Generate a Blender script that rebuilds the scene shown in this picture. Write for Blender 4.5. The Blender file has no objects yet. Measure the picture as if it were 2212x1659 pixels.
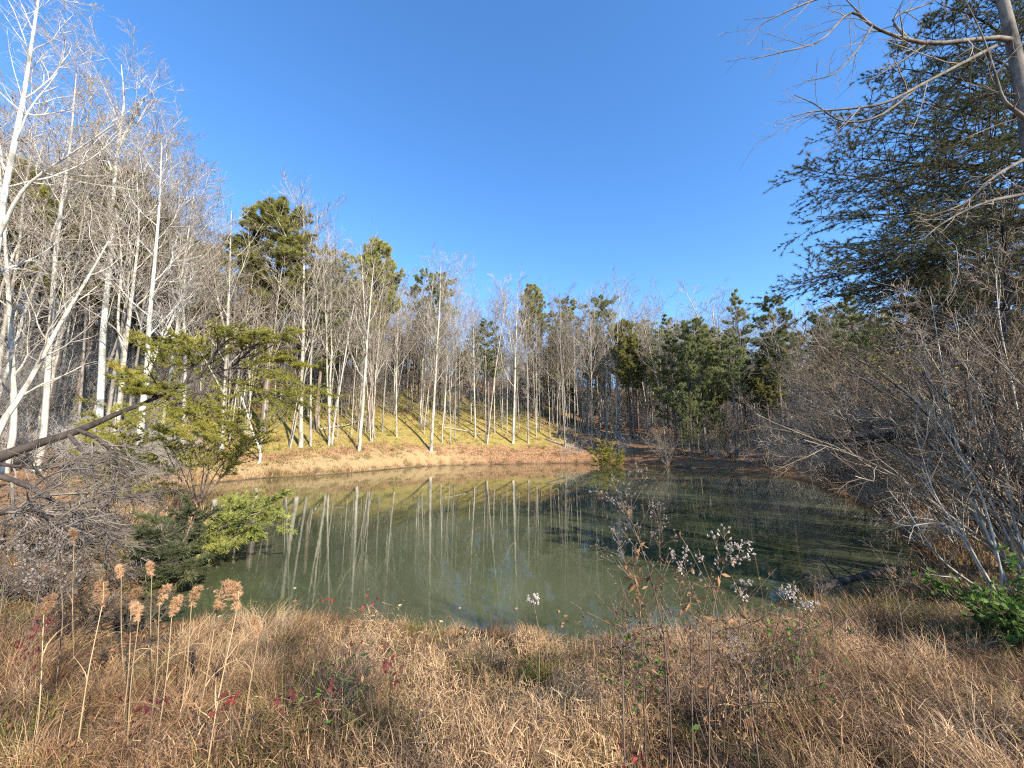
import bpy, math, random
import numpy as np
from mathutils import Vector

# ------------------------------------------------------------------ camera, sky, sun, exposure
SC = bpy.context.scene
COL = SC.collection
RAD = math.radians
ZC, PITCH, F = 2.6, RAD(8.9), 831.0          # eye height over the water, upward tilt, focal length for a 2212 wide frame
cam_d = bpy.data.cameras.new('camera')
cam = bpy.data.objects.new('camera', cam_d)
COL.objects.link(cam)
cam_d.sensor_width = 36.0
cam_d.lens = 36.0 * F / 2212.0
cam_d.clip_start, cam_d.clip_end = 0.05, 3000.0
cam.location = (0, 0, ZC)
cam.rotation_euler = (RAD(90) + PITCH, 0, 0)
SC.camera = cam

SUN_EL, SUN_AZ = RAD(31), RAD(138)           # azimuth clockwise from +Y: behind the camera, to the right
world = bpy.data.worlds.new('World')
SC.world = world
world.use_nodes = True
wn = world.node_tree
bg = wn.nodes['Background']
sky = wn.nodes.new('ShaderNodeTexSky')
sky.sky_type = 'NISHITA'
sky.sun_disc = False
sky.sun_elevation = SUN_EL
sky.sun_rotation = SUN_AZ
sky.air_density = 1.0
sky.dust_density = 0.25
sky.ozone_density = 3.5
sky.altitude = 600
hs = wn.nodes.new('ShaderNodeHueSaturation')
hs.inputs['Saturation'].default_value = 1.18
hs.inputs['Hue'].default_value = 0.502
hs.inputs['Value'].default_value = 1.18
wn.links.new(sky.outputs[0], hs.inputs['Color'])
wn.links.new(hs.outputs[0], bg.inputs['Color'])
bg.inputs['Strength'].default_value = 0.15

sun_d = bpy.data.lights.new('sun', 'SUN')
sun_d.energy = 5.0
sun_d.angle = RAD(0.5)
sun_d.color = (1.0, 0.93, 0.80)
sun = bpy.data.objects.new('sun', sun_d)
COL.objects.link(sun)
sdir = Vector((math.sin(SUN_AZ) * math.cos(SUN_EL), math.cos(SUN_AZ) * math.cos(SUN_EL), math.sin(SUN_EL)))
sun.rotation_euler = sdir.to_track_quat('Z', 'Y').to_euler()
sun.location = sdir * 60

SC.view_settings.view_transform = 'Standard'
SC.view_settings.look = 'None'
SC.view_settings.exposure = 1.1
SC.view_settings.gamma = 1.0
SC.cycles.use_denoising = False
SC.cycles.filter_width = 1.2
SC.cycles.max_bounces = 5
SC.cycles.diffuse_bounces = 1
SC.cycles.glossy_bounces = 3
SC.cycles.transmission_bounces = 3
SC.cycles.transparent_max_bounces = 4

RNG = np.random.default_rng(7)
random.seed(7)
CP, SP = math.cos(PITCH), math.sin(PITCH)


def at(px, py, Y):
    """World point on the sight line of a photo position (2212 x 1659) at depth Y."""
    a, b = px - 1106.0, 829.5 - py
    fw, up = F * CP - b * SP, b * CP + F * SP
    t = Y / fw
    return np.array([a * t, Y, ZC + up * t])


def on_plane(px, py, z=0.0):
    a, b = px - 1106.0, 829.5 - py
    fw, up = F * CP - b * SP, b * CP + F * SP
    t = (z - ZC) / up
    return np.array([a * t, fw * t, z])


def project(p):
    x, y, z = p[0], p[1], p[2] - ZC
    d = y * CP + z * SP
    u = -y * SP + z * CP
    return 1106 + F * x / d, 829.5 - F * u / d


# ------------------------------------------------------------------ mesh helpers
def nrm(v):
    return v / np.maximum(np.linalg.norm(v, axis=-1, keepdims=True), 1e-9)


def spline(pts, n):
    p = np.asarray(pts, float)
    if len(p) == 2:
        t = np.linspace(0, 1, n)[:, None]
        return p[0] * (1 - t) + p[1] * t
    q = np.vstack([2 * p[0] - p[1], p, 2 * p[-1] - p[-2]])
    seg = np.linspace(0, len(p) - 1 - 1e-6, n)
    i = seg.astype(int)
    t = (seg - i)[:, None]
    a, b, c, d = q[i], q[i + 1], q[i + 2], q[i + 3]
    return 0.5 * (2 * b + (c - a) * t + (2 * a - 5 * b + 4 * c - d) * t ** 2 + (3 * b - a - 3 * c + d) * t ** 3)


class MB:
    def __init__(self):
        self.v, self.q, self.t, self.n = [], [], [], 0
        self.qm, self.tm = [], []

    def _add(self, v):
        o = self.n
        self.v.append(v.reshape(-1, 3))
        self.n += v.size // 3
        return o

    def tubes(self, P, R, s=5, mat=0, cap=False):
        P = np.asarray(P, float)
        R = np.asarray(R, float)
        if P.ndim == 2:
            P, R = P[None], R[None]
        m, n, _ = P.shape
        T = np.empty_like(P)
        T[:, 1:-1] = P[:, 2:] - P[:, :-2]
        T[:, 0] = P[:, 1] - P[:, 0]
        T[:, -1] = P[:, -1] - P[:, -2]
        T = nrm(T)
        M = T.mean(axis=1)
        ref = np.where(np.abs(M[:, 2:3]) < 0.75, np.array([[0.05, 0.02, 1.0]]), np.array([[1.0, 0.07, 0.03]]))[:, None, :]
        U = nrm(np.cross(T, np.broadcast_to(ref, T.shape)))
        V = np.cross(T, U)
        a = np.arange(s) * 2 * math.pi / s
        ring = P[:, :, None, :] + R[:, :, None, None] * (np.cos(a)[None, None, :, None] * U[:, :, None, :] + np.sin(a)[None, None, :, None] * V[:, :, None, :])
        o = self._add(ring)
        base = (o + np.arange(m)[:, None, None] * n * s + np.arange(n - 1)[None, :, None] * s)
        k = np.arange(s)[None, None, :]
        k2 = (k + 1) % s
        q = np.stack([base + k, base + k2, base + s + k2, base + s + k], -1).reshape(-1, 4)
        self.q.append(q)
        self.qm.append(np.full(len(q), mat))
        if cap:
            c = self._add(np.stack([P[:, 0], P[:, -1]], 1))
            for mi in range(m):
                r0 = o + mi * n * s
                r1 = r0 + (n - 1) * s
                kk = np.arange(s)
                t1 = np.stack([np.full(s, c + 2 * mi), r0 + (kk + 1) % s, r0 + kk], -1)
                t2 = np.stack([np.full(s, c + 2 * mi + 1), r1 + kk, r1 + (kk + 1) % s], -1)
                self.t += [t1, t2]
                self.tm += [np.full(2 * s, mat)]

    def tris(self, V, mat=0):
        o = self._add(V)
        t = (o + np.arange(len(V) * 3)).reshape(-1, 3)
        self.t.append(t)
        self.tm.append(np.broadcast_to(mat, len(t)) if np.ndim(mat) == 0 else np.asarray(mat))

    def quads(self, V, mat=0):
        o = self._add(V)
        q = (o + np.arange(len(V) * 4)).reshape(-1, 4)
        self.q.append(q)
        self.qm.append(np.broadcast_to(mat, len(q)) if np.ndim(mat) == 0 else np.asarray(mat))

    def strips(self, C, W, mat=0):
        """ribbons: centre lines C (m,n,3), side vectors W (m,n,3)"""
        m, n, _ = C.shape
        o = self._add(np.stack([C - W, C + W], 2))
        b = o + np.arange(m)[:, None] * 2 * n + np.arange(n - 1)[None, :] * 2
        q = np.stack([b, b + 1, b + 3, b + 2], -1).reshape(-1, 4)
        self.q.append(q)
        mm = np.broadcast_to(mat, m) if np.ndim(mat) == 0 else np.asarray(mat)
        self.qm.append(np.repeat(mm, n - 1))

    def faces(self, v, f, mat=0):
        o = self._add(np.asarray(v, float))
        f = np.asarray(f) + o
        if f.shape[1] == 4:
            self.q.append(f); self.qm.append(np.full(len(f), mat))
        else:
            self.t.append(f); self.tm.append(np.full(len(f), mat))

    def mesh(self, name, mats, smooth=True):
        v = np.vstack(self.v)
        q = np.vstack(self.q) if self.q else np.zeros((0, 4), int)
        t = np.vstack(self.t) if self.t else np.zeros((0, 3), int)
        me = bpy.data.meshes.new(name)
        me.vertices.add(len(v))
        me.vertices.foreach_set('co', v.astype(np.float32).ravel())
        me.loops.add(q.size + t.size)
        me.loops.foreach_set('vertex_index', np.concatenate([q.ravel(), t.ravel()]).astype(np.int32))
        nf = len(q) + len(t)
        me.polygons.add(nf)
        ls = np.concatenate([np.arange(len(q)) * 4, q.size + np.arange(len(t)) * 3]).astype(np.int32)
        me.polygons.foreach_set('loop_start', ls)
        mi = np.concatenate([x for x in self.qm + self.tm]).astype(np.int32) if nf else []
        for m in mats:
            me.materials.append(m)
        me.polygons.foreach_set('material_index', mi)
        me.polygons.foreach_set('use_smooth', np.full(nf, smooth))
        me.update(calc_edges=True)
        me.validate()
        return me

    def build(self, name, mats, parent=None, smooth=True):
        if not isinstance(mats, (list, tuple)):
            mats = [mats]
        o = bpy.data.objects.new(name, self.mesh(name, mats, smooth))
        COL.objects.link(o)
        if parent is not None:
            o.parent = parent
        return o


def thing(name, label, cat, loc=(0, 0, 0), group=None):
    o = bpy.data.objects.new(name, None)
    o.empty_display_size = 0.3
    COL.objects.link(o)
    o.location = loc
    tag(o, label, cat, group)
    return o


def tag(o, label=None, cat=None, group=None, kind=None):
    if label: o['label'] = label
    if cat: o['category'] = cat
    if group: o['group'] = group
    if kind: o['kind'] = kind
    return o


def dup(root, loc, rotz=0.0, scale=1.0, label=None, group=None, tilt=(0, 0)):
    r = root.copy()
    COL.objects.link(r)
    put(r, loc, rotz, scale, tilt)
    if label: r['label'] = label
    if group: r['group'] = group
    for ch in KIDS[root.name]:
        c = ch.copy()
        COL.objects.link(c)
        c.parent = r
    return r


def put(r, loc, rotz=0.0, scale=1.0, tilt=(0, 0)):
    r.location = loc
    r.rotation_euler = (tilt[0], tilt[1], rotz)
    r.scale = (scale,) * 3 if np.ndim(scale) == 0 else scale


KIDS = {}


# ------------------------------------------------------------------ growth
GOLD = 2.399963


def kids(P, R, k, t0, t1, a0, a1, l0, l1, n, rr, noise, up, taper=0.6, rmin=0.004, rng=None, pull=None, rmax=9.0, flat=0.0):
    """grow k child branches on each polyline of P (m,n,3)"""
    rng = rng or RNG
    if P.ndim == 2:
        P, R = P[None], R[None]
    m, nP, _ = P.shape
    u = (np.arange(k)[None, :] + rng.random((m, k))) / k
    t = t0 + (t1 - t0) * u
    x = np.clip(t * (nP - 1), 0, nP - 1.001)
    i = x.astype(int)
    f = (x - i)[..., None]
    mi = np.arange(m)[:, None]
    a, b = P[mi, i], P[mi, i + 1]
    pos = a * (1 - f) + b * f
    tan = nrm(b - a)
    rad = R[mi, i] * (1 - f[..., 0]) + R[mi, i + 1] * f[..., 0]
    Lp = np.linalg.norm(np.diff(P, axis=1), axis=2).sum(1)
    L = Lp[:, None] * rng.uniform(l0, l1, (m, k)) * (1 - taper * u)
    ref = np.where(np.abs(tan[..., 2:3]) < 0.9, np.array([0.0, 0, 1]), np.array([1.0, 0, 0]))
    U = nrm(np.cross(tan, ref))
    V = np.cross(tan, U)
    az = GOLD * np.arange(k)[None, :] + rng.random((m, 1)) * 6.283 + rng.normal(0, 0.5, (m, k))
    if flat:
        az = np.where(np.arange(k)[None, :] % 2 == 0, 0.0, math.pi) + rng.normal(0, flat, (m, k))
    ang = rng.uniform(a0, a1, (m, k))
    d = np.cos(ang)[..., None] * tan + np.sin(ang)[..., None] * (np.cos(az)[..., None] * U + np.sin(az)[..., None] * V)
    out = np.empty((m, k, n, 3))
    out[:, :, 0] = pos
    st = (L / (n - 1))[..., None]
    p = pos
    for j in range(1, n):
        p = p + d * st
        out[:, :, j] = p
        d = d + rng.normal(0, noise, (m, k, 3))
        d[..., 2] += up
        if pull is not None:
            d = d + np.asarray(pull)
        d = nrm(d)
    r0 = np.clip(rad * rr, rmin * 1.05, rmax)
    ln = np.linspace(0, 1, n)[None, None, :]
    Rr = r0[..., None] * (1 - ln) + rmin * ln
    return out.reshape(m * k, n, 3), Rr.reshape(m * k, n)


def tufts(P, per, t0, nn, L, W, spread, rng=None, back=0.15, drop=1.0):
    """needle tufts along branches -> triangles (N,3,3)"""
    rng = rng or RNG
    m, nP, _ = P.shape
    t = t0 + (1 - t0) * ((np.arange(per)[None, :] + rng.random((m, per)) * 0.8 + 0.2) / per)
    x = np.clip(t * (nP - 1), 0, nP - 1.001)
    i = x.astype(int)
    f = (x - i)[..., None]
    mi = np.arange(m)[:, None]
    a, b = P[mi, i], P[mi, i + 1]
    c = (a * (1 - f) + b * f).reshape(-1, 3)
    tan = nrm(b - a).reshape(-1, 3)
    if drop < 1:
        keep = rng.random(len(c)) < drop
        c, tan = c[keep], tan[keep]
    N = len(c)
    d = nrm(tan[:, None] + spread * nrm(rng.normal(0, 1, (N, nn, 3))))
    side = nrm(np.cross(d, rng.normal(0, 1, (N, nn, 3)))) * (W * rng.uniform(0.6, 1.3, (N, nn, 1)))
    l = L * rng.uniform(0.6, 1.25, (N, nn, 1))
    b0 = c[:, None] - d * l * back
    tri = np.stack([b0 - side, b0 + side, b0 + d * l], 2)
    return tri.reshape(-1, 3, 3)


def leaf_quads(C, D, L, W, rng=None, fold=0.3):
    """pointed leaf = quad (base, side, tip, side)"""
    rng = rng or RNG
    N = len(C)
    l = L * rng.uniform(0.6, 1.25, (N, 1))
    s = nrm(np.cross(D, rng.normal(0, 1, (N, 3))))
    up = np.cross(D, s)
    w = W * rng.uniform(0.7, 1.2, (N, 1))
    return np.stack([C, C + D * l * 0.45 + s * w + up * w * fold, C + D * l, C + D * l * 0.45 - s * w + up * w * fold], 1)


# ------------------------------------------------------------------ materials
def new_mat(name):
    m = bpy.data.materials.new(name)
    m.use_nodes = True
    nt = m.node_tree
    nt.nodes.clear()
    out = nt.nodes.new('ShaderNodeOutputMaterial')
    return m, nt, out


def N(nt, typ, **kw):
    n = nt.nodes.new(typ)
    for k, v in kw.items():
        setattr(n, k, v)
    return n


def ramp(nt, stops):
    r = nt.nodes.new('ShaderNodeValToRGB')
    e = r.color_ramp.elements
    e[0].position, e[0].color = stops[0][0], (*stops[0][1], 1)
    e[1].position, e[1].color = stops[-1][0], (*stops[-1][1], 1)
    for p, c in stops[1:-1]:
        x = e.new(p)
        x.color = (*c, 1)
    return r


def bark(name, c1, c2, scale=3.0, zs=0.35, rough=0.9, vary=0.35, bump=0.4):
    m, nt, out = new_mat(name)
    tc = N(nt, 'ShaderNodeTexCoord')
    mp = N(nt, 'ShaderNodeMapping')
    mp.inputs['Scale'].default_value = (scale, scale, scale * zs)
    nz = N(nt, 'ShaderNodeTexNoise')
    nz.inputs['Scale'].default_value = 1.0
    nz.inputs['Detail'].default_value = 5
    nz.inputs['Roughness'].default_value = 0.65
    rp = ramp(nt, [(0.33, c1), (0.60, c2)])
    oi = N(nt, 'ShaderNodeObjectInfo')
    mr = N(nt, 'ShaderNodeMapRange')
    mr.inputs['To Min'].default_value = 1 - vary
    mr.inputs['To Max'].default_value = 1 + vary * 0.6
    hsv = N(nt, 'ShaderNodeHueSaturation')
    bs = N(nt, 'ShaderNodeBsdfPrincipled')
    bs.inputs['Roughness'].default_value = rough
    bs.inputs['Specular IOR Level'].default_value = 0.2
    L = nt.links.new
    L(tc.outputs['Object'], mp.inputs[0]); L(mp.outputs[0], nz.inputs['Vector'])
    L(nz.outputs[0], rp.inputs[0]); L(rp.outputs[0], hsv.inputs['Color'])
    L(oi.outputs['Random'], mr.inputs[0]); L(mr.outputs[0], hsv.inputs['Value'])
    L(hsv.outputs[0], bs.inputs['Base Color'])
    if bump:
        bp = N(nt, 'ShaderNodeBump')
        bp.inputs['Strength'].default_value = bump
        bp.inputs['Distance'].default_value = 0.03
        L(nz.outputs[0], bp.inputs['Height']); L(bp.outputs[0], bs.inputs['Normal'])
    L(bs.outputs[0], out.inputs[0])
    return m


def leafy(name, stops, trans=0.3, scale=1.2, vary=0.25):
    """foliage: hue drifts through the crown, some light passes through"""
    m, nt, out = new_mat(name)
    tc = N(nt, 'ShaderNodeTexCoord')
    nz = N(nt, 'ShaderNodeTexNoise')
    nz.inputs['Scale'].default_value = scale
    nz.inputs['Detail'].default_value = 3
    rp = ramp(nt, stops)
    oi = N(nt, 'ShaderNodeObjectInfo')
    mr = N(nt, 'ShaderNodeMapRange')
    mr.inputs['To Min'].default_value = 1 - vary
    mr.inputs['To Max'].default_value = 1 + vary
    hsv = N(nt, 'ShaderNodeHueSaturation')
    df = N(nt, 'ShaderNodeBsdfPrincipled')
    df.inputs['Roughness'].default_value = 0.6
    df.inputs['Specular IOR Level'].default_value = 0.25
    tr = N(nt, 'ShaderNodeBsdfTranslucent')
    mx = N(nt, 'ShaderNodeMixShader')
    mx.inputs[0].default_value = trans
    L = nt.links.new
    L(tc.outputs['Object'], nz.inputs['Vector']); L(nz.outputs[0], rp.inputs[0]); L(rp.outputs[0], hsv.inputs['Color'])
    L(oi.outputs['Random'], mr.inputs[0]); L(mr.outputs[0], hsv.inputs['Value'])
    L(hsv.outputs[0], df.inputs['Base Color']); L(hsv.outputs[0], tr.inputs[0])
    L(df.outputs[0], mx.inputs[1]); L(tr.outputs[0], mx.inputs[2]); L(mx.outputs[0], out.inputs[0])
    return m


M_PALE = bark('pale_bark', (0.17, 0.145, 0.11), (0.55, 0.485, 0.385), 3.2, 0.5, vary=0.2)
M_WHITE = bark('white_bark', (0.20, 0.18, 0.145), (0.66, 0.62, 0.54), 2.4, 0.5, vary=0.1)
M_GREY = bark('grey_bark', (0.16, 0.135, 0.105), (0.44, 0.385, 0.31), 4.0, 0.3, vary=0.35)
M_DARK = bark('dark_bark', (0.022, 0.018, 0.015), (0.085, 0.066, 0.052), 5.0, 0.3, vary=0.25)
M_CORNER = bark('shade_darkened_grey_bark', (0.05, 0.042, 0.034), (0.21, 0.178, 0.145), 5.0, 0.4, vary=0.05)  # grey darkened to stand in for the shaded side of trunk and limbs
M_STEM = bark('brown_grey_stem_bark', (0.10, 0.078, 0.055), (0.40, 0.33, 0.25), 4.0, 0.5, vary=0.3)
M_BRUSH = bark('brush_twig_bark', (0.06, 0.042, 0.028), (0.22, 0.155, 0.10), 1.5, 1.0, vary=0.35, bump=0)
M_PALESTEM = bark('pale_stem_bark', (0.20, 0.17, 0.135), (0.52, 0.46, 0.38), 6.0, 0.5, vary=0.2)
M_PINEBARK = bark('pine_bark', (0.09, 0.065, 0.05), (0.24, 0.18, 0.14), 4.0, 0.3, vary=0.3)
M_TWIG = bark('twig_bark', (0.18, 0.145, 0.11), (0.42, 0.35, 0.275), 1.5, 1.0, vary=0.3, bump=0)
M_TWIGD = bark('dark_twig_bark', (0.14, 0.105, 0.08), (0.32, 0.255, 0.195), 1.5, 1.0, vary=0.3, bump=0)
M_TWIGP = bark('pale_twig_bark', (0.21, 0.18, 0.15), (0.45, 0.40, 0.34), 1.5, 1.0, vary=0.2, bump=0)
M_DEADTWIG = bark('dead_twig_bark', (0.075, 0.058, 0.045), (0.24, 0.195, 0.155), 2.0, 1.0, vary=0.2, bump=0)
M_NEEDLE_SUN = leafy('olive_needles', [(0.3, (0.24, 0.24, 0.07)), (0.55, (0.37, 0.35, 0.105)), (0.75, (0.48, 0.42, 0.15))], 0.4)
M_NEEDLE_FAR = leafy('grey_green_needles', [(0.3, (0.18, 0.205, 0.085)), (0.55, (0.28, 0.295, 0.12)), (0.75, (0.38, 0.36, 0.14))], 0.4)
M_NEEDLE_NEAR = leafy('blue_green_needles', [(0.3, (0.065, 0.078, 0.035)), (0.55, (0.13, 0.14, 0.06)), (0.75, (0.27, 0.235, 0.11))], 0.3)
M_NEEDLE_YEL = leafy('yellow_green_needles', [(0.3, (0.19, 0.185, 0.035)), (0.5, (0.32, 0.295, 0.055)), (0.72, (0.47, 0.38, 0.09))], 0.4, 1.6)
M_NEEDLE_LIME = leafy('lime_needles', [(0.3, (0.20, 0.215, 0.05)), (0.5, (0.34, 0.35, 0.085)), (0.72, (0.50, 0.45, 0.14))], 0.4, 1.6)
M_LEAF_GREEN = leafy('green_leaves', [(0.3, (0.05, 0.11, 0.02)), (0.7, (0.16, 0.24, 0.04))], 0.35, 3.0)
M_LEAF_YELLOW = leafy('yellow_leaves', [(0.3, (0.34, 0.30, 0.04)), (0.7, (0.62, 0.52, 0.08))], 0.4, 3.0)
M_LEAF_RED = leafy('red_leaves', [(0.3, (0.22, 0.03, 0.03)), (0.7, (0.42, 0.075, 0.06))], 0.4, 6.0)
M_LEAF_MAROON = leafy('maroon_leaves', [(0.3, (0.09, 0.018, 0.022)), (0.7, (0.20, 0.04, 0.04))], 0.3, 6.0)
M_LEAF_BROWN = leafy('brown_leaves', [(0.3, (0.16, 0.075, 0.035)), (0.7, (0.38, 0.20, 0.09))], 0.25, 4.0)
M_PLUME = leafy('plume_fluff', [(0.3, (0.40, 0.22, 0.11)), (0.7, (0.62, 0.39, 0.22))], 0.35, 12.0)
M_STRAW = leafy('straw_stalk', [(0.3, (0.34, 0.23, 0.12)), (0.7, (0.58, 0.43, 0.25))], 0.2, 4.0)
M_STALK = leafy('brown_stalk', [(0.3, (0.10, 0.065, 0.045)), (0.7, (0.22, 0.15, 0.10))], 0.1, 4.0)
M_FLUFF = leafy('white_fluff', [(0.3, (0.66, 0.54, 0.44)), (0.7, (0.88, 0.78, 0.67))], 0.35, 9.0)
M_SEED = leafy('grey_seed_fluff', [(0.3, (0.24, 0.20, 0.17)), (0.7, (0.46, 0.40, 0.35))], 0.3, 9.0)
GR = [leafy('grass_straw', [(0.3, (0.36, 0.22, 0.105)), (0.7, (0.66, 0.435, 0.24))], 0.2, 1.5),
      leafy('grass_tan', [(0.3, (0.20, 0.11, 0.05)), (0.7, (0.38, 0.215, 0.105))], 0.2, 1.5),
      leafy('grass_russet', [(0.3, (0.17, 0.09, 0.042)), (0.7, (0.31, 0.175, 0.085))], 0.2, 1.5),
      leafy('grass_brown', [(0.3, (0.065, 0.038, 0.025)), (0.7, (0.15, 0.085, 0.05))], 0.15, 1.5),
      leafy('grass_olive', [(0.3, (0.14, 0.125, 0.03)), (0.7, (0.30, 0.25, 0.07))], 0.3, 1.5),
      leafy('grass_green', [(0.3, (0.06, 0.10, 0.02)), (0.7, (0.13, 0.18, 0.045))], 0.3, 1.5)]

# ------------------------------------------------------------------ ground and water
SHORE_PX = [(1225, 1404), (1050, 1372), (900, 1365), (700, 1350), (540, 1352), (400, 1350), (300, 1322), (340, 1262), (425, 1215), (470, 1165), (430, 1090), (390, 1062),
            (430, 1048), (560, 1034), (700, 1026), (800, 1018), (930, 1007), (1080, 1003), (1250, 1001), (1330, 1004), (1450, 1009), (1600, 1018),
            (1720, 1036), (1790, 1062), (1880, 1100), (1960, 1160), (1990, 1215), (1955, 1268), (1810, 1332), (1650, 1352), (1450, 1380), (1320, 1400)]
SHORE = np.array([on_plane(*p)[:2] for p in SHORE_PX])


def smooth_closed(p, n):
    m = len(p)
    q = np.vstack([p[-1:], p, p[:2]])
    seg = np.linspace(0, m, n, endpoint=False)
    i = seg.astype(int)
    t = (seg - i)[:, None]
    a, b, c, d = q[i], q[i + 1], q[i + 2], q[i + 3]
    return 0.5 * (2 * b + (c - a) * t + (2 * a - 5 * b + 4 * c - d) * t ** 2 + (3 * b - a - 3 * c + d) * t ** 3)


SH = smooth_closed(SHORE, 180)
SH = SH + np.random.default_rng(3).normal(0, 0.05, SH.shape)


def shore_dist(x, y):
    """signed distance to the shoreline: negative over the water"""
    p = np.stack([np.ravel(x), np.ravel(y)], 1).astype(float)
    a, b = SH, np.roll(SH, -1, 0)
    out = np.empty(len(p))
    for s in range(0, len(p), 4000):
        q = p[s:s + 4000, None, :]
        ab = (b - a)[None]
        t = np.clip(((q - a[None]) * ab).sum(-1) / (ab ** 2).sum(-1), 0, 1)
        d = np.sqrt((((a[None] + ab * t[..., None]) - q) ** 2).sum(-1)).min(1)
        cond = (a[None, :, 1] > q[..., 1]) != (b[None, :, 1] > q[..., 1])
        xi = a[None, :, 0] + (q[..., 1] - a[None, :, 1]) / (b - a)[None, :, 1] * (b - a)[None, :, 0]
        ins = (cond & (q[..., 0] < xi)).sum(1) % 2 == 1
        out[s:s + 4000] = np.where(ins, -d, d)
    return out.reshape(np.shape(x))


AZT = np.array([-180, -150, -120, -95, -70, -45, -20, 5, 25, 45, 70, 95, 125, 150, 180])
SLT = np.array([.15, .17, .24, .24, .36, .56, .64, .56, .34, .18, .15, .18, .20, .17, .15])
MXT = np.array([1.0, 1.3, 2.2, 4.0, 8.0, 14., 17., 14., 8.5, 4.5, 3.2, 2.8, 1.8, 1.2, 1.0])
FRT = np.array([0, 0, .3, .6, 1, 1, 1, 1, 1, 1, .8, .5, .2, 0, 0])


def wob(x, y):
    return (np.sin(x * 0.31 + 1.3) * np.cos(y * 0.27 + 0.4) + 0.5 * np.sin(x * 0.83 + y * 0.61) + 0.3 * np.sin(x * 1.9 - y * 1.55 + 2.0) + 0.18 * np.sin(x * 3.7 + y * 4.1))


def height(x, y):
    x, y = np.asarray(x, float), np.asarray(y, float)
    d = shore_dist(x, y)
    az = np.degrees(np.arctan2(x - 0.0, y - 22.0))
    sl, mx = np.interp(az, AZT, SLT), np.interp(az, AZT, MXT)
    do = np.maximum(d, 0)
    shelf = 0.28 * (1 - np.exp(-do / 0.5))
    dd = np.maximum(do - 1.2, 0)
    up = mx * (1 - np.exp(-sl * dd / mx))
    up = up + np.interp(az, AZT, FRT) * 20 * (1 - np.exp(-np.maximum(do - 26, 0) / 70))
    h = shelf + up + 0.07 * wob(x, y) * np.clip(do / 2.0, 0, 1) + 0.35 * wob(x * 0.3, y * 0.3) * np.clip((do - 6) / 10, 0, 1)
    nb = np.clip((8 - np.hypot(x, y)) / 3, 0, 1)
    h = h + nb * 0.085 * np.clip(do / 1.2, 0, 1) * (np.sin(x * 4.3 + 1.1 * np.sin(y * 2.9)) * np.cos(y * 3.9 + 0.7 * np.sin(x * 3.1)) + 0.6 * np.sin(x * 7.1 - y * 5.3) * np.sin(y * 6.7 + 1.0))
    return np.where(d < 0, np.maximum(-1.6, 0.35 * d), h)


def hz(x, y):
    return float(height(np.array([x]), np.array([y]))[0])


def sinh_axis(n, c, near, far0, far1):
    k = 6.0
    u = np.linspace(-1, 1, n)
    s = np.sinh(k * u) / np.sinh(k)
    return np.where(u < 0, c + s * far0, c + s * far1) + near * u


gx = sinh_axis(420, 0.0, 20, 700, 700)
gy = sinh_axis(420, 8.0, 20, 420, 900)
X, Yg = np.meshgrid(gx, gy)
Zg = height(X, Yg)
gm = MB()
nx = len(gx)
ii = (np.arange(len(gy) - 1)[:, None] * nx + np.arange(nx - 1)[None, :]).ravel()
gm.faces(np.stack([X, Yg, Zg], -1).reshape(-1, 3), np.stack([ii, ii + 1, ii + nx + 1, ii + nx], -1))

m_ground, nt, out = new_mat('ground_cover')
L = nt.links.new
at_ = N(nt, 'ShaderNodeAttribute', attribute_name='zone')
sp = N(nt, 'ShaderNodeSeparateColor')
L(at_.outputs['Color'], sp.inputs[0])
geo = N(nt, 'ShaderNodeTexCoord')
n1 = N(nt, 'ShaderNodeTexNoise'); n1.inputs['Scale'].default_value = 0.55; n1.inputs['Detail'].default_value = 6; n1.inputs['Roughness'].default_value = 0.7
n2 = N(nt, 'ShaderNodeTexNoise'); n2.inputs['Scale'].default_value = 9.0; n2.inputs['Detail'].default_value = 6; n2.inputs['Roughness'].default_value = 0.75
n3 = N(nt, 'ShaderNodeTexVoronoi'); n3.inputs['Scale'].default_value = 11.0
for q in (n1, n2, n3):
    L(geo.outputs['Object'], q.inputs['Vector'])
litter = ramp(nt, [(0.1, (0.06, 0.033, 0.02)), (0.4, (0.24, 0.12, 0.06)), (0.7, (0.38, 0.21, 0.105)), (0.95, (0.46, 0.32, 0.19))])
moss = ramp(nt, [(0.25, (0.07, 0.05, 0.025)), (0.42, (0.22, 0.16, 0.05)), (0.58, (0.37, 0.295, 0.08)), (0.78, (0.48, 0.36, 0.15))])
straw = ramp(nt, [(0.3, (0.20, 0.13, 0.06)), (0.55, (0.42, 0.29, 0.14)), (0.75, (0.55, 0.41, 0.21))])
L(n3.outputs['Color'], litter.inputs[0]); L(n2.outputs[0], moss.inputs[0]); L(n2.outputs[0], straw.inputs[0])


def soft(ch):
    ad = N(nt, 'ShaderNodeMath', operation='ADD')
    sb = N(nt, 'ShaderNodeMath', operation='SUBTRACT'); sb.inputs[1].default_value = 0.5
    mu = N(nt, 'ShaderNodeMath', operation='MULTIPLY'); mu.inputs[1].default_value = 1.6
    L(n1.outputs[0], sb.inputs[0]); L(sb.outputs[0], mu.inputs[0]); L(mu.outputs[0], ad.inputs[0]); L(sp.outputs[ch], ad.inputs[1])
    mr = N(nt, 'ShaderNodeMapRange'); mr.inputs['From Min'].default_value = 0.3; mr.inputs['From Max'].default_value = 0.7
    L(ad.outputs[0], mr.inputs[0])
    return mr.outputs[0]


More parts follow.
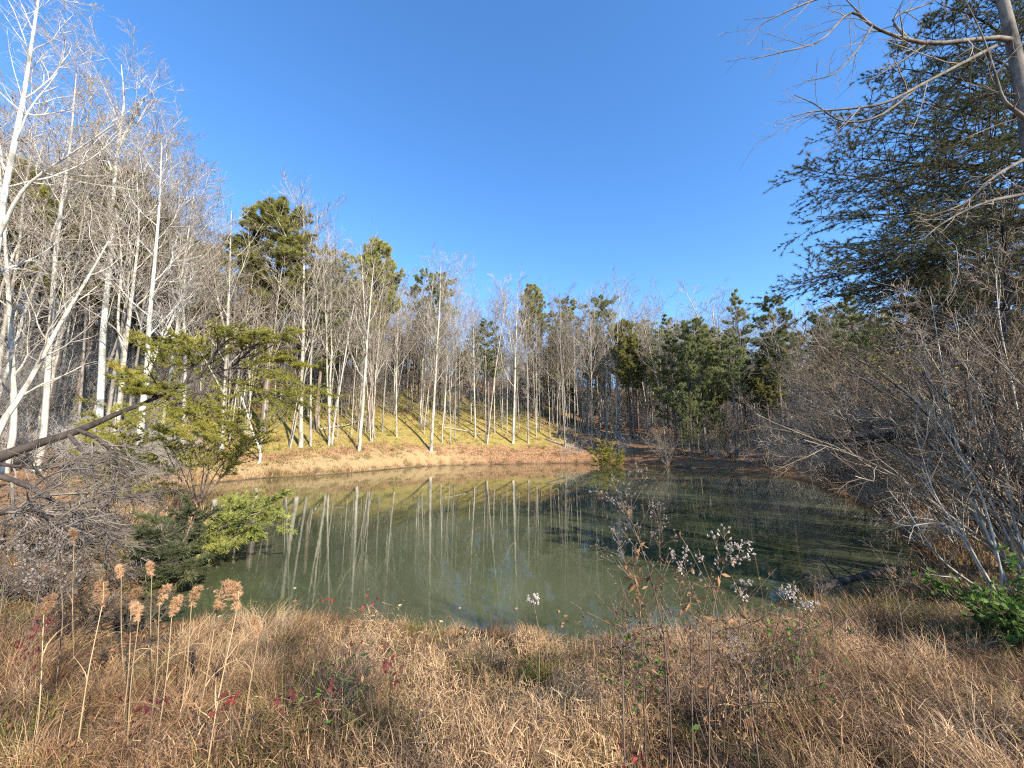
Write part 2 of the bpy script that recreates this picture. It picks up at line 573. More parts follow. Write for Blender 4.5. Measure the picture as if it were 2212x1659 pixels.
mx1 = N(nt, 'ShaderNodeMix', data_type='RGBA'); L(soft(0), mx1.inputs[0]); L(litter.outputs[0], mx1.inputs[6]); L(moss.outputs[0], mx1.inputs[7])
mx2 = N(nt, 'ShaderNodeMix', data_type='RGBA'); L(soft(1), mx2.inputs[0]); L(mx1.outputs[2], mx2.inputs[6]); L(straw.outputs[0], mx2.inputs[7])
mud_gap_shade = N(nt, 'ShaderNodeMix', data_type='RGBA'); L(sp.outputs[2], mud_gap_shade.inputs[0]); L(mx2.outputs[2], mud_gap_shade.inputs[6]); mud_gap_shade.inputs[7].default_value = (0.055, 0.04, 0.025, 1)
bs = N(nt, 'ShaderNodeBsdfPrincipled'); bs.inputs['Roughness'].default_value = 0.95; bs.inputs['Specular IOR Level'].default_value = 0.1
bp = N(nt, 'ShaderNodeBump'); bp.inputs['Strength'].default_value = 0.8; bp.inputs['Distance'].default_value = 0.12
L(n2.outputs[0], bp.inputs['Height']); L(bp.outputs[0], bs.inputs['Normal'])
L(mud_gap_shade.outputs[2], bs.inputs['Base Color']); L(bs.outputs[0], out.inputs[0])
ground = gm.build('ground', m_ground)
tag(ground, kind='structure')
D = shore_dist(X, Yg)
AZ = np.degrees(np.arctan2(X, Yg - 22.0))
far_w = np.interp(AZ, [-180, -110, -85, -60, 4, 14, 22, 180], [0, 0, 0.5, 1, 1, 0.5, 0, 0])
Rz = 0.72 * far_w * np.clip((D - 3.0) / 3, 0, 1) * np.clip((44 - D) / 16, 0, 1)
Gz = np.clip(1 - (D - 2.5) / 2.5, 0, 1) * np.interp(AZ, [-180, -60, -25, -8, 2, 30, 120, 150, 180], [1, 1, 1, 0.5, 0.1, 0, 0.2, 1, 1])
Gz = np.maximum(Gz, np.interp(np.abs(AZ), [120, 150], [0, 1]) * 0.3)
Bz = np.maximum(np.clip(1 - (D - 0.05) / 0.3, 0, 1), 0.8 * np.clip((10 - np.hypot(X, Yg)) / 3, 0, 1))  # waterline mud, plus shade of the grass gaps put into the near-bank colour
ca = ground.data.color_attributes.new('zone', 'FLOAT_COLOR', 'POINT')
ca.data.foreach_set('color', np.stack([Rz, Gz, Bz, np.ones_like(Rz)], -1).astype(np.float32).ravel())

# pond: still, murky, thin film on top
m_water, nt, out = new_mat('pond_water')
L = nt.links.new
bs = N(nt, 'ShaderNodeBsdfPrincipled')
bs.inputs['IOR'].default_value = 1.33
bs.inputs['Specular IOR Level'].default_value = 0.5
tc = N(nt, 'ShaderNodeTexCoord')
n1 = N(nt, 'ShaderNodeTexNoise'); n1.inputs['Scale'].default_value = 0.16; n1.inputs['Detail'].default_value = 5; n1.inputs['Distortion'].default_value = 0.9
rp = ramp(nt, [(0.3, (0.040, 0.046, 0.022)), (0.5, (0.062, 0.070, 0.033)), (0.7, (0.100, 0.108, 0.053))])
n2 = N(nt, 'ShaderNodeTexNoise'); n2.inputs['Scale'].default_value = 2.2; n2.inputs['Detail'].default_value = 3
mp = N(nt, 'ShaderNodeMapping'); mp.inputs['Scale'].default_value = (1.0, 0.45, 1.0)
rr = N(nt, 'ShaderNodeMapRange'); rr.inputs['To Min'].default_value = 0.0; rr.inputs['To Max'].default_value = 0.06
bp = N(nt, 'ShaderNodeBump'); bp.inputs['Strength'].default_value = 0.02; bp.inputs['Distance'].default_value = 0.05
L(tc.outputs['Object'], n1.inputs['Vector']); L(n1.outputs[0], rp.inputs[0]); L(rp.outputs[0], bs.inputs['Base Color'])
L(tc.outputs['Object'], mp.inputs[0]); L(mp.outputs[0], n2.inputs['Vector']); L(n2.outputs[0], bp.inputs['Height']); L(bp.outputs[0], bs.inputs['Normal'])
L(n1.outputs[0], rr.inputs[0]); L(rr.outputs[0], bs.inputs['Roughness'])
L(bs.outputs[0], out.inputs[0])
cen = SH.mean(0)
wv = nrm(SH - cen) * 1.2 + SH
wm = MB()
vv = np.vstack([np.append(cen, 0)[None], np.column_stack([wv, np.zeros(len(wv))])])
k = np.arange(len(wv))
wm.faces(vv, np.stack([np.zeros(len(wv), int), 1 + k, 1 + (k + 1) % len(wv)], -1))
water = wm.build('water', m_water, smooth=False)
tag(water, kind='structure')

# ------------------------------------------------------------------ trees: prototypes
def trunk_line(H, lean=0.03, wig=0.012, n=10, rng=None, r0=0.14, r1=0.02, base=(0, 0, 0), dirv=None):
    rng = rng or RNG
    t = np.linspace(0, 1, n)
    a = rng.random() * 6.283
    off = np.cumsum(rng.normal(0, wig * H / n * 2, (n, 2)), 0)
    off -= off[0]
    p = np.stack([off[:, 0] + math.cos(a) * lean * H * t, off[:, 1] + math.sin(a) * lean * H * t, H * t], 1)
    if dirv is not None:
        p[:, :2] += np.outer(t ** 1.1, np.asarray(dirv)) * H
    r = r0 * (1 - t) ** 0.75 + r1 * 0.6
    r[0] *= 1.15
    return p + np.asarray(base), r


def crown_levels(P, R, rng, n1=13, n2=6, n3=5, n4=0, t0=0.38, a=(0.45, 0.95), up=0.06, l1=(0.22, 0.4), rt=0.007, rr=0.42, pull=None, taper=0.55):
    A = kids(P, R, n1, t0, 0.99, a[0], a[1], l1[0], l1[1], 8, rr, 0.13, up, taper, rt * 1.6, rng, pull)
    B = kids(*A, n2, 0.2, 0.98, 0.4, 0.9, 0.35, 0.62, 5, 0.6, 0.12, up * 0.9, 0.45, rt * 1.2, rng, pull)
    C = kids(*B, n3, 0.15, 1.0, 0.35, 0.9, 0.4, 0.75, 4, 0.65, 0.13, up * 0.8, 0.3, rt, rng, pull)
    Dd = kids(*C, n4, 0.2, 1.0, 0.35, 0.9, 0.4, 0.8, 3, 0.7, 0.13, up * 0.8, 0.2, rt, rng, pull) if n4 else None
    return A, B, C, Dd


def bare_tree(name, label, cat, lines, rng, mats, base=(0, 0, 0), group=None, limbs=False, **kw):
    """bare tree: trunk mesh, limb meshes when near, one crown of branches and twigs. lines = [(pts, radii)] in local space"""
    root = thing(name, label, cat, base, group)
    tm = MB()
    for P_, R_ in lines:
        tm.tubes(P_, R_, 8)
    ch = [tm.build('trunk', mats[0], root)]
    cm = MB()
    for P_, R_ in lines:
        A, B, C, Dd = crown_levels(np.asarray(P_), np.asarray(R_), rng, **kw)
        if limbs:
            for j in range(len(A[0])):
                lm = MB()
                lm.tubes(A[0][j], A[1][j], 6)
                ch.append(lm.build('limb', mats[0], root))
        else:
            cm.tubes(*A, 4, 0)
        cm.tubes(*B, 4 if limbs else 3, 0 if limbs else 1); cm.tubes(*C, 3, 1)
        if Dd is not None: cm.tubes(*Dd, 3, 1)
    ch.append(cm.build('crown', [mats[0], mats[1]], root))
    KIDS[root.name] = ch
    return root


def pine_tree(name, label, cat, P_, R_, rng, base=(0, 0, 0), group=None, nl=34, t0=0.4, prof=None, Lmax=3.0, ang=(1.15, 1.5), needles=None, barkm=None,
              n2=8, n3=5, nn=9, NL=0.24, NW=0.016, per=6, up=0.05, dead=10, spread=0.9, drop=1.0, pull=None, flat=0.35):
    root = thing(name, label, cat, base, group)
    tm = MB(); tm.tubes(P_, R_, 8)
    ch = [tm.build('trunk', barkm or M_PINEBARK, root)]
    H = np.linalg.norm(P_[-1] - P_[0])
    A = kids(P_, R_, nl, t0, 0.985, ang[0], ang[1], 1.0, 1.0, 7, 0.35, 0.06, up, 0, 0.012, rng, pull, 0.09)
    # crown profile sets the limb lengths
    u = (np.arange(nl) + 0.5) / nl
    want = Lmax * np.array([prof(x) for x in u]) * rng.uniform(0.65, 1.15, nl)
    PA, RA = A
    sc = (want / H)[:, None, None]
    PA = PA[:, :1] + (PA - PA[:, :1]) * sc
    B = kids(PA, RA, n2, 0.2, 1.0, 0.5, 1.0, 0.3, 0.5, 5, 0.6, 0.08, up, 0.5, 0.008, rng, None, 9, flat)
    C = kids(*B, n3, 0.15, 1.0, 0.4, 0.9, 0.35, 0.6, 3, 0.7, 0.1, up, 0.3, 0.006, rng, None, 9, flat * 1.5)
    bm_ = MB()
    bm_.tubes(PA, RA, 4); bm_.tubes(*B, 3); bm_.tubes(*C, 3)
    if dead:
        Dd = kids(P_, R_, dead, 0.15, t0, 1.3, 1.7, 0.04, 0.11, 4, 0.25, 0.1, -0.02, 0, 0.008, rng)
        E = kids(*Dd, 4, 0.3, 1, 0.5, 1.0, 0.3, 0.6, 3, 0.6, 0.1, 0, 0.3, 0.006, rng)
        bm_.tubes(*Dd, 3); bm_.tubes(*E, 3)
    ch.append(bm_.build('branch_frame', barkm or M_PINEBARK, root))
    fm = MB()
    fm.tris(tufts(C[0], per, 0.15, nn, NL, NW, spread, rng, drop=drop))
    fm.tris(tufts(B[0], per + 1, 0.45, nn, NL, NW, spread, rng, drop=drop))
    ch.append(fm.build('crown', needles or M_NEEDLE_FAR, root, smooth=False))
    KIDS[root.name] = ch
    return root


conic = lambda u: (1 - u) ** 0.8 * (0.55 + 0.45 * min(1, u * 5)) + 0.08
roundc = lambda u: max(0.15, math.sin(math.pi * (0.15 + 0.8 * u)) ** 0.8)
ragged = lambda u: (0.35 + 0.65 * math.sin(math.pi * (0.1 + 0.82 * u))) * (0.75 + 0.25 * math.sin(u * 23))

protos, pinos = [], []
DEEPW = 'bare grey trees crowded in the woods behind the far slope'
LAB_DEEP = 'thin bare grey tree among many in the woods behind the far slope'
THIN = [0.115, 0.10, 0.07, 0.062, 0.105, 0.066, 0.058, 0.06, 0.055, 0.07]
for j in range(10):
    rg = np.random.default_rng(100 + j)
    H = 16.0
    r0 = THIN[j]
    if j in (0, 3, 5, 7, 8):
        ln = [trunk_line(H, 0.02 + 0.02 * (j == 3), 0.012, rng=rg, r0=r0)]
        kw = dict(n1=16, n2=6, n3=5, t0=0.30 + 0.08 * (j in (5, 7)))
    elif j in (1, 4, 9):
        P0, R0 = trunk_line(H * 0.9, 0.03, 0.014, rng=rg, r0=r0)
        s = 3 if j == 9 else 4
        P1, R1 = trunk_line(H * 0.62, 0.0, 0.014, rng=rg, r0=R0[s] * 0.8, base=P0[s], dirv=(0.22 if j == 1 else -0.2, 0.08))
        R1[0] = R0[s] * 0.8
        ln = [(P0, R0), (P1, R1)]
        kw = dict(n1=9, n2=6, n3=5, t0=0.34)
    else:
        ln = []
        for q in range(3 if j == 2 else 2):
            a = q * 2.2 + j
            ln.append(trunk_line(H * (1 - 0.12 * q), 0.0, 0.014, rng=rg, r0=r0 * (1 - 0.12 * q), base=(0.12 * math.cos(a), 0.12 * math.sin(a), 0), dirv=(0.13 * math.cos(a), 0.13 * math.sin(a))))
        kw = dict(n1=8, n2=6, n3=5, t0=0.34)
    mats = [(M_PALE, M_TWIG), (M_GREY, M_TWIG), (M_PALE, M_TWIG), (M_GREY, M_TWIGD), (M_PALE, M_TWIG), (M_GREY, M_TWIG), (M_GREY, M_TWIGD), (M_PALE, M_TWIG), (M_GREY, M_TWIG), (M_GREY, M_TWIGD)][j]
    protos.append(bare_tree('bare_tree', LAB_DEEP, 'tree', ln, rg, mats, group=DEEPW, rt=0.008, a=(0.35, 0.85), up=0.08, **kw))
DEEPP = 'pines standing among the bare trees behind the far slope'
LAB_DPINE = 'tall olive green pine among the bare trees behind the far slope'
for j in range(7):
    rg = np.random.default_rng(200 + j)
    P_, R_ = trunk_line(16.0, 0.015, 0.005, 12, rg, 0.17, 0.02)
    pinos.append(pine_tree('pine_tree', LAB_DPINE, 'pine', P_, R_, rg, group=DEEPP, nl=[44, 38, 48, 40, 90, 50, 80][j], flat=[0.5, 0.6, 0.45, 0.6, 1.2, 0.6, 0.5][j], spread=[0.9, 1.1, 0.9, 1.1, 1.4, 1.1, 1.0][j], t0=[0.45, 0.5, 0.25, 0.4, 0.5, 0.3, 0.06][j], prof=[roundc, ragged, conic, ragged, roundc, ragged, conic][j],
                           Lmax=[2.9, 2.8, 3.1, 2.8, 2.3, 2.7, 4.2][j], needles=[M_NEEDLE_SUN, M_NEEDLE_FAR, M_NEEDLE_FAR, M_NEEDLE_SUN, M_NEEDLE_SUN, M_NEEDLE_FAR, M_NEEDLE_FAR][j], drop=0.85))

# ------------------------------------------------------------------ trees: placement on the far side
TOPX = [-400, -100, 0, 100, 200, 300, 350, 400, 450, 520, 580, 640, 700, 760, 800, 850, 900, 950, 1000, 1050, 1100, 1150, 1200, 1250, 1300, 1350, 1400, 1450, 1500, 1550, 1600, 1650, 1700, 1900, 2500]
TOPY = [0, 0, 60, 100, 150, 190, 320, 430, 490, 495, 500, 490, 490, 535, 540, 570, 585, 575, 575, 625, 600, 615, 630, 605, 620, 600, 605, 640, 650, 610, 620, 630, 620, 600, 560]
used_p, used_s = set(), set()
taken = []


def first_or_dup(pool, j, used, loc, rz, sc, label, group, tilt=(0, 0)):
    o = pool[j]
    if j in used:
        return dup(o, loc, rz, sc, label, group, tilt)
    used.add(j)
    put(o, loc, rz, sc, tilt)
    o['label'] = label
    o['group'] = group
    return o


def free(x, y, r):
    for a, b in taken:
        if (a - x) ** 2 + (b - y) ** 2 < r * r:
            return False
    return True


# trees one can point to along the far shore: (px, base depth behind shore, py of top, prototype, extra tilt sideways, label)
ORD = ['first', 'second', 'third', 'fourth', 'fifth', 'sixth', 'seventh', 'eighth', 'ninth', 'tenth']
FRONT = [
    (650, 965, 445, 0, -0.085, 'left trunk of the twin pale trees on the far bank, slim and straight'),
    (671, 965, 440, 3, -0.03, 'right trunk of the twin pale trees on the far bank, bending right high up'),
    (713, 962, 520, 2, -0.03, 'clump of grey crooked stems on the far bank beside the twin pale trees'),
    (776, 975, 520, 4, 0.01, 'pale forked tree leaning right at the edge of the far bank'),
    (826, 935, 600, 5, 0.01, 'thin pole-like tree on the mossy slope beside the leaning forked tree'),
    (857, 945, 590, 3, -0.01, 'thin dark-ringed tree on the slope between the leaning fork and straight pale trunk'),
    (908, 915, 590, 6, -0.02, 'slim two-stemmed tree just uphill of the straight pale trunk'),
    (931, 976, 575, 0, 0.00, 'straight bright trunk alone at the middle of the far waterline'),
    (990, 920, 570, 5, 0.00, 'slim tree with a feathery pointed top on the slope right of middle'),
    (1050, 960, 640, 6, 0.01, 'short-topped grey tree at the left end of the leafy bank'),
    (1108, 958, 600, 4, 0.02, 'pale tree with a wide right-hand fork standing in the leafy bank'),
    (1141, 958, 640, 5, 0.00, 'slender tree at the back of the leafy bank beside the wide fork'),
    (1221, 966, 630, 3, 0.00, 'slim grey tree at the right end of the leafy bank'),
    (1268, 930, 610, 1, 0.00, 'grey forked tree above the small path on the far bank'),
    (1340, 940, 600, 0, 0.01, 'tall grey tree behind the small green bush at the waterside'),
    (1405, 935, 610, 6, 0.00, 'two-stemmed bare tree standing in shade beyond the green bush'),
]


def ray_ground(px, py):
    a, b = px - 1106.0, 829.5 - py
    fw, up = F * CP - b * SP, b * CP + F * SP
    Ys = np.linspace(12, 110, 500)
    t = Ys / fw
    zz = ZC + up * t
    g = height(a * t, Ys)
    i = np.argmax(zz <= g)
    if zz[i] > g[i]: i = 300
    return a * t[i], Ys[i], g[i]


def top_scale(x, y, z, top, H=16.0, lo=5.0, hi=27.0):
    px, _ = project((x, y, z))
    hgt = at(px, top, y)[2] - z
    return float(np.clip(hgt, lo, hi)) / H


for px, by, ty, j, tl, lab in FRONT:
    x, y, z = ray_ground(px, by)
    s = top_scale(x, y, z, ty)
    first_or_dup(protos, j, used_p, (x, y, z - 0.08), RNG.uniform(-0.5, 0.5), s, lab, 'bare trees along the far bank', (0, tl))
    taken.append((x, y))

FPINES = [
    (578, 9, 437, 4, 1.25, 'tall round-headed olive pine rising above the bare trees left of middle'),
    (803, 9, 515, 4, 0.85, 'narrow round-topped pine behind the leaning forked tree'),
    (712, 18, 540, 3, 1.0, 'lower ragged pine between the two round-headed pines'),
    (905, 24, 585, 1, 0.9, 'thin ragged pine with a bare spike top behind the straight pale trunk'),
    (950, 20, 590, 1, 0.9, 'brownish green pine right behind the straight pale trunk'),
    (1152, 16, 615, 4, 0.8, 'dense pine top behind the wide-forked pale tree'),
    (1240, 20, 645, 3, 1.1, 'bright olive pine behind the small path on the far bank'),
    (1305, 18, 640, 1, 1.1, 'broad yellow-tinted pine left of the shaded pines'),
    (1485, 4, 690, 6, 0.52, 'wide dark cone-shaped pine by the water at the shaded far corner'),
    (1540, 10, 790, 6, 0.5, 'smaller dark pine tucked behind the wide dark cone-shaped pine'),
    (1603, 14, 625, 2, 0.75, 'slender layered pine with a straight dark trunk right of the dark cone-shaped pine'),
    (1680, 12, 640, 1, 0.9, 'loose bluish pine at the edge of the near pine boughs'),
]
for px, ds, ty, j, wd, lab in FPINES:
    # walk from the shore into the woods along this column
    for Y in np.arange(24, 90, 0.5):
        x = (px - 1106) / (F * CP) * Y
        if shore_dist(np.array([x]), np.array([Y]))[0] > ds and Y > 30:
            break
    z = hz(x, Y)
    s = top_scale(x, Y, z, ty)
    first_or_dup(pinos, j, used_s, (x, Y, z - 0.1), RNG.uniform(0, 6), (s * wd, s * wd, s), lab, 'pines around the far bank')
    taken.append((x, Y))

# slimmer trees scattered between them
GAPS = [(600, 'frame'), (660, 'twin pale trees'), (776, 'leaning forked tree'), (931, 'straight pale trunk'), (1108, 'wide-forked pale tree'), (1221, 'path-side grey tree'), (1340, 'tree behind green bush')]
rs = np.random.default_rng(77)
slim = []
while len(slim) < 50:
    px = rs.uniform(664, 1338)
    x, y, z = ray_ground(px, rs.uniform(845, 962))
    g = max(i for i in range(len(GAPS)) if GAPS[i][0] <= px)
    if not 30 < y < 70 or not free(x, y, 0.9) or sum(GAPS[g][0] <= q[0] < GAPS[g + 1][0] for q in slim) >= 10: continue
    slim.append((px, x, y, z))
    taken.append((x, y))
slim.sort()
cnt = {}
for px, x, y, z in slim:
    g = max(i for i in range(len(GAPS)) if GAPS[i][0] <= px)
    cnt[g] = cnt.get(g, 0) + 1
    n_ = cnt[g]
    w_ = ORD[n_ - 1] if n_ <= 10 else ['eleventh', 'twelfth', 'thirteenth', 'fourteenth', 'fifteenth', 'sixteenth'][n_ - 11]
    lab = f'{w_} slim tree from left between {GAPS[g][1]} and {GAPS[g + 1][1]}' if g + 1 < len(GAPS) else ''
    top = np.interp(px, TOPX, TOPY) + rs.uniform(10, 130)
    s = top_scale(x, y, z, top, 16, 6, 22)
    j = int(rs.choice([0, 3, 5, 7, 7, 8, 6, 9, 4]))
    w = rs.uniform(0.6, 1.0)
    first_or_dup(protos, j, used_p, (x, y, z - 0.08), rs.uniform(0, 6.28), (s * w, s * w, s), lab, 'slim bare trees on the far slope', (rs.normal(0, 0.03), rs.normal(0, 0.04)))

# the bare tree with a spreading top at the right
x, y, z = ray_ground(1555, 905)
s = top_scale(x, y, z, 590)
first_or_dup(protos, 4, used_p, (x, y, z), 0.4, (s * 1.5, s * 1.5, s), 'bare tree with a wide fan-shaped top above the shaded pines', 'bare trees along the far bank')
taken.append((x, y))

# the woods behind them
rs = np.random.default_rng(42)
cnt_b = cnt_p = 0
names_l = [(0, 'frame edge'), (650, 'twin pale trees'), (776, 'leaning forked tree'), (931, 'straight pale trunk'), (1108, 'wide-forked pale tree'), (1221, 'slim grey tree by the path'), (1340, 'tall grey tree behind the bush'), (1480, 'dark cone-shaped pine'), (1700, 'near pine boughs')]
tries = 0
while (cnt_b < 270 or cnt_p < 130) and tries < 14000:
    tries += 1
    px = rs.uniform(-150, 1980)
    Y = rs.uniform(20, 92)
    x = (px - 1106) / (F * CP) * Y
    d = shore_dist(np.array([x]), np.array([Y]))[0]
    if d < 5 or d > 46: continue
    if px < 500 and Y < 24: continue
    if px > 1450 and Y < 44 and rs.random() < 0.7: continue
    if not free(x, Y, 1.1 if px > 450 else 1.8): continue
    z = hz(x, Y)
    pp = 0.12 if d < 12 else 0.45
    if 300 < px < 1300 and d < 15 and rs.random() < 0.3: continue
    if 600 < px < 1160 and d < 26 and rs.random() < 0.6: continue
    if 600 < px < 1160 and d < 24: pp = 0.05
    if px < 450: pp *= 0.5
    if 1100 < px < 1450 and d > 12: pp = 0.6
    if px > 1420: pp = 0.55
    top = np.interp(px, TOPX, TOPY) + abs(rs.normal(0, 70)) + (15 if d < 14 else 50)
    if rs.random() < pp and cnt_p < 130:
        s = top_scale(x, Y, z, top + rs.uniform(5, 50), 16, 7, 22)
        j = int(rs.integers(0, 6))
        first_or_dup(pinos, j, used_s, (x, Y, z - 0.1), rs.uniform(0, 6.28), s, LAB_DPINE, DEEPP)
        cnt_p += 1
    elif cnt_b < 270:
        s = top_scale(x, Y, z, top, 16, 6, 25)
        j = int(rs.choice([2, 3, 5, 6, 7, 8, 9]))
        w = rs.uniform(0.75, 1.05)
        first_or_dup(protos, j, used_p, (x, Y, z - 0.1), rs.uniform(0, 6.28), (s * w, s * w, s), LAB_DEEP, DEEPW, (rs.normal(0, 0.03), rs.normal(0, 0.03)))
        cnt_b += 1
    else:
        continue
    taken.append((x, Y))

for j, (px, py, px2, py2, lab) in enumerate([(690, 930, 800, 905, 'fallen pale stem lying on the slope behind the leaning forked tree'), (960, 925, 1040, 940, 'fallen stem on the slope right of the straight pale trunk'),
                                            (1060, 885, 1000, 865, 'fallen grey stem higher on the slope right of middle'), (1180, 950, 1260, 975, 'fallen stem across the leaf litter near the small path'), (1330, 945, 1420, 965, 'fallen dead stem in the shaded leaf litter right of the path')]):
    p0, p1 = np.array(ray_ground(px, py)), np.array(ray_ground(px2, py2))
    t = np.linspace(0, 1, 9)[:, None]
    q = p0 * (1 - t) + p1 * t
    q[:, 2] = height(q[:, 0], q[:, 1]) + 0.10 + 0.12 * np.sin(np.linspace(0, 3, 9))
    root = thing('fallen_tree', lab, 'fallen tree', p0, 'fallen stems on the far bank')
    tm = MB(); tm.tubes(q - p0, np.linspace(0.11, 0.04, 9), 7, 0, True); tm.build('trunk', M_PALE if j < 2 else M_GREY, root)
    A = kids(q - p0, np.linspace(0.11, 0.04, 9), 6, 0.4, 1.0, 0.5, 1.1, 0.2, 0.4, 5, 0.4, 0.1, 0.03, 0.3, 0.012, np.random.default_rng(700 + j))
    tm = MB(); tm.tubes(*A, 4); tm.build('branch_frame', M_TWIG, root)

# distant woods: one mass beyond the crest
rg = np.random.default_rng(55)
P_, R_ = trunk_line(15, 0.02, 0.01, 6, rg, 0.13, 0.03)
A = kids(P_, R_, 11, 0.3, 0.98, 0.35, 0.85, 0.2, 0.36, 4, 0.5, 0.1, 0.08, 0.5, 0.02, rg)
B = kids(*A, 6, 0.2, 1, 0.4, 0.9, 0.35, 0.65, 3, 0.6, 0.1, 0.05, 0.4, 0.016, rg)
Nt = kids(*B, 3, 0.2, 1, 0.4, 1.0, 0.4, 0.7, 2, 0.6, 0.1, 0, 0.4, 0.014, rg)
Ft = tufts(B[0], 4, 0.1, 5, 0.6, 0.07, 1.0, rg)
fw = MB()
done = 0
while done < 1500:
    px = rg.uniform(-500, 2700)
    Y = rg.uniform(45, 150)
    x = (px - 1106) / (F * CP) * Y
    d = shore_dist(np.array([x]), np.array([Y]))[0]
    if d < 28 or d > 100: continue
    s = rg.uniform(0.4, 0.85) * (0.8 if 450 < px < 1700 else 0.9)
    a = rg.uniform(0, 6.28)
    Rm = np.array([[math.cos(a), -math.sin(a), 0], [math.sin(a), math.cos(a), 0], [0, 0, 1]]) * s
    o = np.array([x, Y, hz(x, Y) - 0.1])
    T = lambda Q: Q @ Rm.T + o
    fw.tubes(T(P_)[None], R_[None] * s, 4, 0)
    fw.tubes(T(A[0]), A[1], 3, 0); fw.tubes(T(B[0]), B[1], 3, 1)
    if rg.random() < 0.35: fw.tris(T(Ft), 2)
    else: fw.tubes(T(Nt[0]), Nt[1], 3, 1)
    done += 1
woods = fw.build('distant_woods', [M_PALE, M_TWIGP, M_NEEDLE_FAR])
tag(woods, 'distant mass of grey bare trees and pines far behind the slope', 'woods', kind='stuff')

# ------------------------------------------------------------------ left bank: big pale trees
def px_line(pts, n, r0, r1, base, flare=1.3, pw=0.9):
    W_ = spline([at(*p) if len(p) == 3 else np.asarray(p[0]) for p in pts], n)
    t = np.linspace(0, 1, n)
    r = r0 * (1 - t) ** pw + r1
    r[0] *= flare
    return W_ - np.asarray(base), r


def ground_under(p):
    return np.array([p[0], p[1], hz(p[0], p[1]) - 0.1])


def hero_bare(label, px_trunk, r, extra=(), seed=0, mats=(M_WHITE, M_TWIGP), limbs=True, **kw):
    first = at(*px_trunk[0])
    b = ground_under(first)
    lines = []
    W_ = spline([b] + [at(*p) for p in px_trunk[(1 if first[2] - b[2] < 0.8 else 0):]], 16)
    t = np.linspace(0, 1, 16)
    rr_ = r * (1 - t) ** 0.8 + 0.02
    rr_[0] *= 1.4
    lines.append((W_ - b, rr_))
    for e, re in extra:
        lines.append(px_line(e, 12, re, 0.015, b, 1.0))
    return bare_tree('bare_tree', label, 'tree', lines, np.random.default_rng(seed), mats, b, 'pale bare trees on the left bank', limbs, **kw)


hero_bare('large pale tree rising through the upper left corner with a long rising limb', [(-40, 930, 15), (-22, 700, 15), (2, 466, 15), (37, 283, 15), (52, 205, 15), (66, 110, 15), (84, -10, 15), (100, -160, 15)], 0.125,
          [([(-8, 520, 15), (43, 420, 14.6), (97, 370, 14.4), (150, 335, 14.2), (247, 268, 14)], 0.06)], 11, n1=16, n2=6, n3=5, n4=3, t0=0.3, l1=(0.13, 0.24), rt=0.005, a=(0.5, 1.1), up=0.05)
hero_bare('tall white-barked tree forking near its top, brightest of the left bank', [(216, 890, 26), (224, 700, 26), (240, 550, 26), (246, 417, 26), (256, 310, 26), (268, 225, 26), (262, 140, 26)], 0.2,
          [([(254, 320, 26), (270, 290, 26), (290, 253, 26), (310, 215, 26)], 0.11), ([(248, 385, 26), (232, 345, 26), (205, 305, 26)], 0.07)], 12, n1=14, n2=6, n3=5, n4=3, l1=(0.15, 0.28), t0=0.4, rt=0.008, a=(0.4, 0.95))
hero_bare('slim pale tree leaning right out of the lower left edge', [(-5, 935, 13), (60, 830, 13.5), (130, 700, 14), (190, 600, 14.5), (235, 520, 15)], 0.085, (), 13, (M_PALE, M_TWIG), n1=12, n2=5, n3=4, n4=2, t0=0.3, rt=0.005)
hero_bare('white forked sycamore with a mottled base behind the leaning pine', [(300, 965, 24), (308, 880, 24), (318, 800, 24), (322, 700, 24), (335, 560, 24), (345, 430, 24), (350, 300, 24)], 0.2,
          [([(306, 850, 24), (330, 780, 24), (352, 735, 24), (385, 660, 24), (420, 590, 24)], 0.1)], 14, n1=13, n2=6, n3=5, n4=3, l1=(0.17, 0.3), t0=0.42, rt=0.008)
hero_bare('pale tree with a curving double stem left of the forked sycamore', [(258, 880, 25), (268, 780, 25), (285, 640, 25), (300, 500, 25), (296, 380, 25)], 0.15,
          [([(270, 760, 25), (255, 700, 25), (262, 560, 25), (250, 450, 25)], 0.08)], 15, (M_PALE, M_TWIG), n1=10, n2=6, n3=5, n4=2, t0=0.42, rt=0.008)
hero_bare('grey tree with ascending branches between the corner tree and the white-barked tree', [(95, 930, 20), (110, 700, 20), (125, 500, 20), (150, 330, 20), (165, 160, 20)], 0.14, (), 16, (M_GREY, M_TWIG), n1=16, n2=6, n3=5, n4=3, l1=(0.15, 0.27), t0=0.35, rt=0.007)
hero_bare('slender bare tree with a fine reddish top beside the forked sycamore', [(395, 930, 30), (400, 740, 30), (385, 560, 30), (372, 400, 30), (365, 290, 30)], 0.13, (), 17, (M_GREY, M_TWIG), n1=16, n2=6, n3=5, n4=3, l1=(0.15, 0.27), t0=0.35, rt=0.008)
hero_bare('second grey tree close to the left frame edge with many fine twigs', [(30, 915, 18), (22, 700, 18), (8, 480, 18), (-10, 250, 18)], 0.12, (), 18, (M_GREY, M_TWIG), n1=16, n2=6, n3=5, n4=3, l1=(0.15, 0.27), t0=0.3, rt=0.006)
hero_bare('pale tree with a tall clean trunk between the forked sycamore and round-headed pine', [(482, 930, 33), (490, 760, 33), (495, 620, 33), (500, 455, 33)], 0.2,
          [([(492, 745, 33), (470, 640, 33), (450, 520, 33)], 0.1)], 19, (M_PALE, M_TWIG), n1=13, n2=6, n3=5, n4=1, t0=0.35, rt=0.009)
hero_bare('crooked thin bare stem leaning left at the tan grass of the far bank', [(562, 975, 33), (545, 930, 33), (530, 880, 33), (515, 840, 33)], 0.08, (), 20, (M_WHITE, M_TWIGP), n1=6, n2=3, n3=2, t0=0.4, rt=0.01)

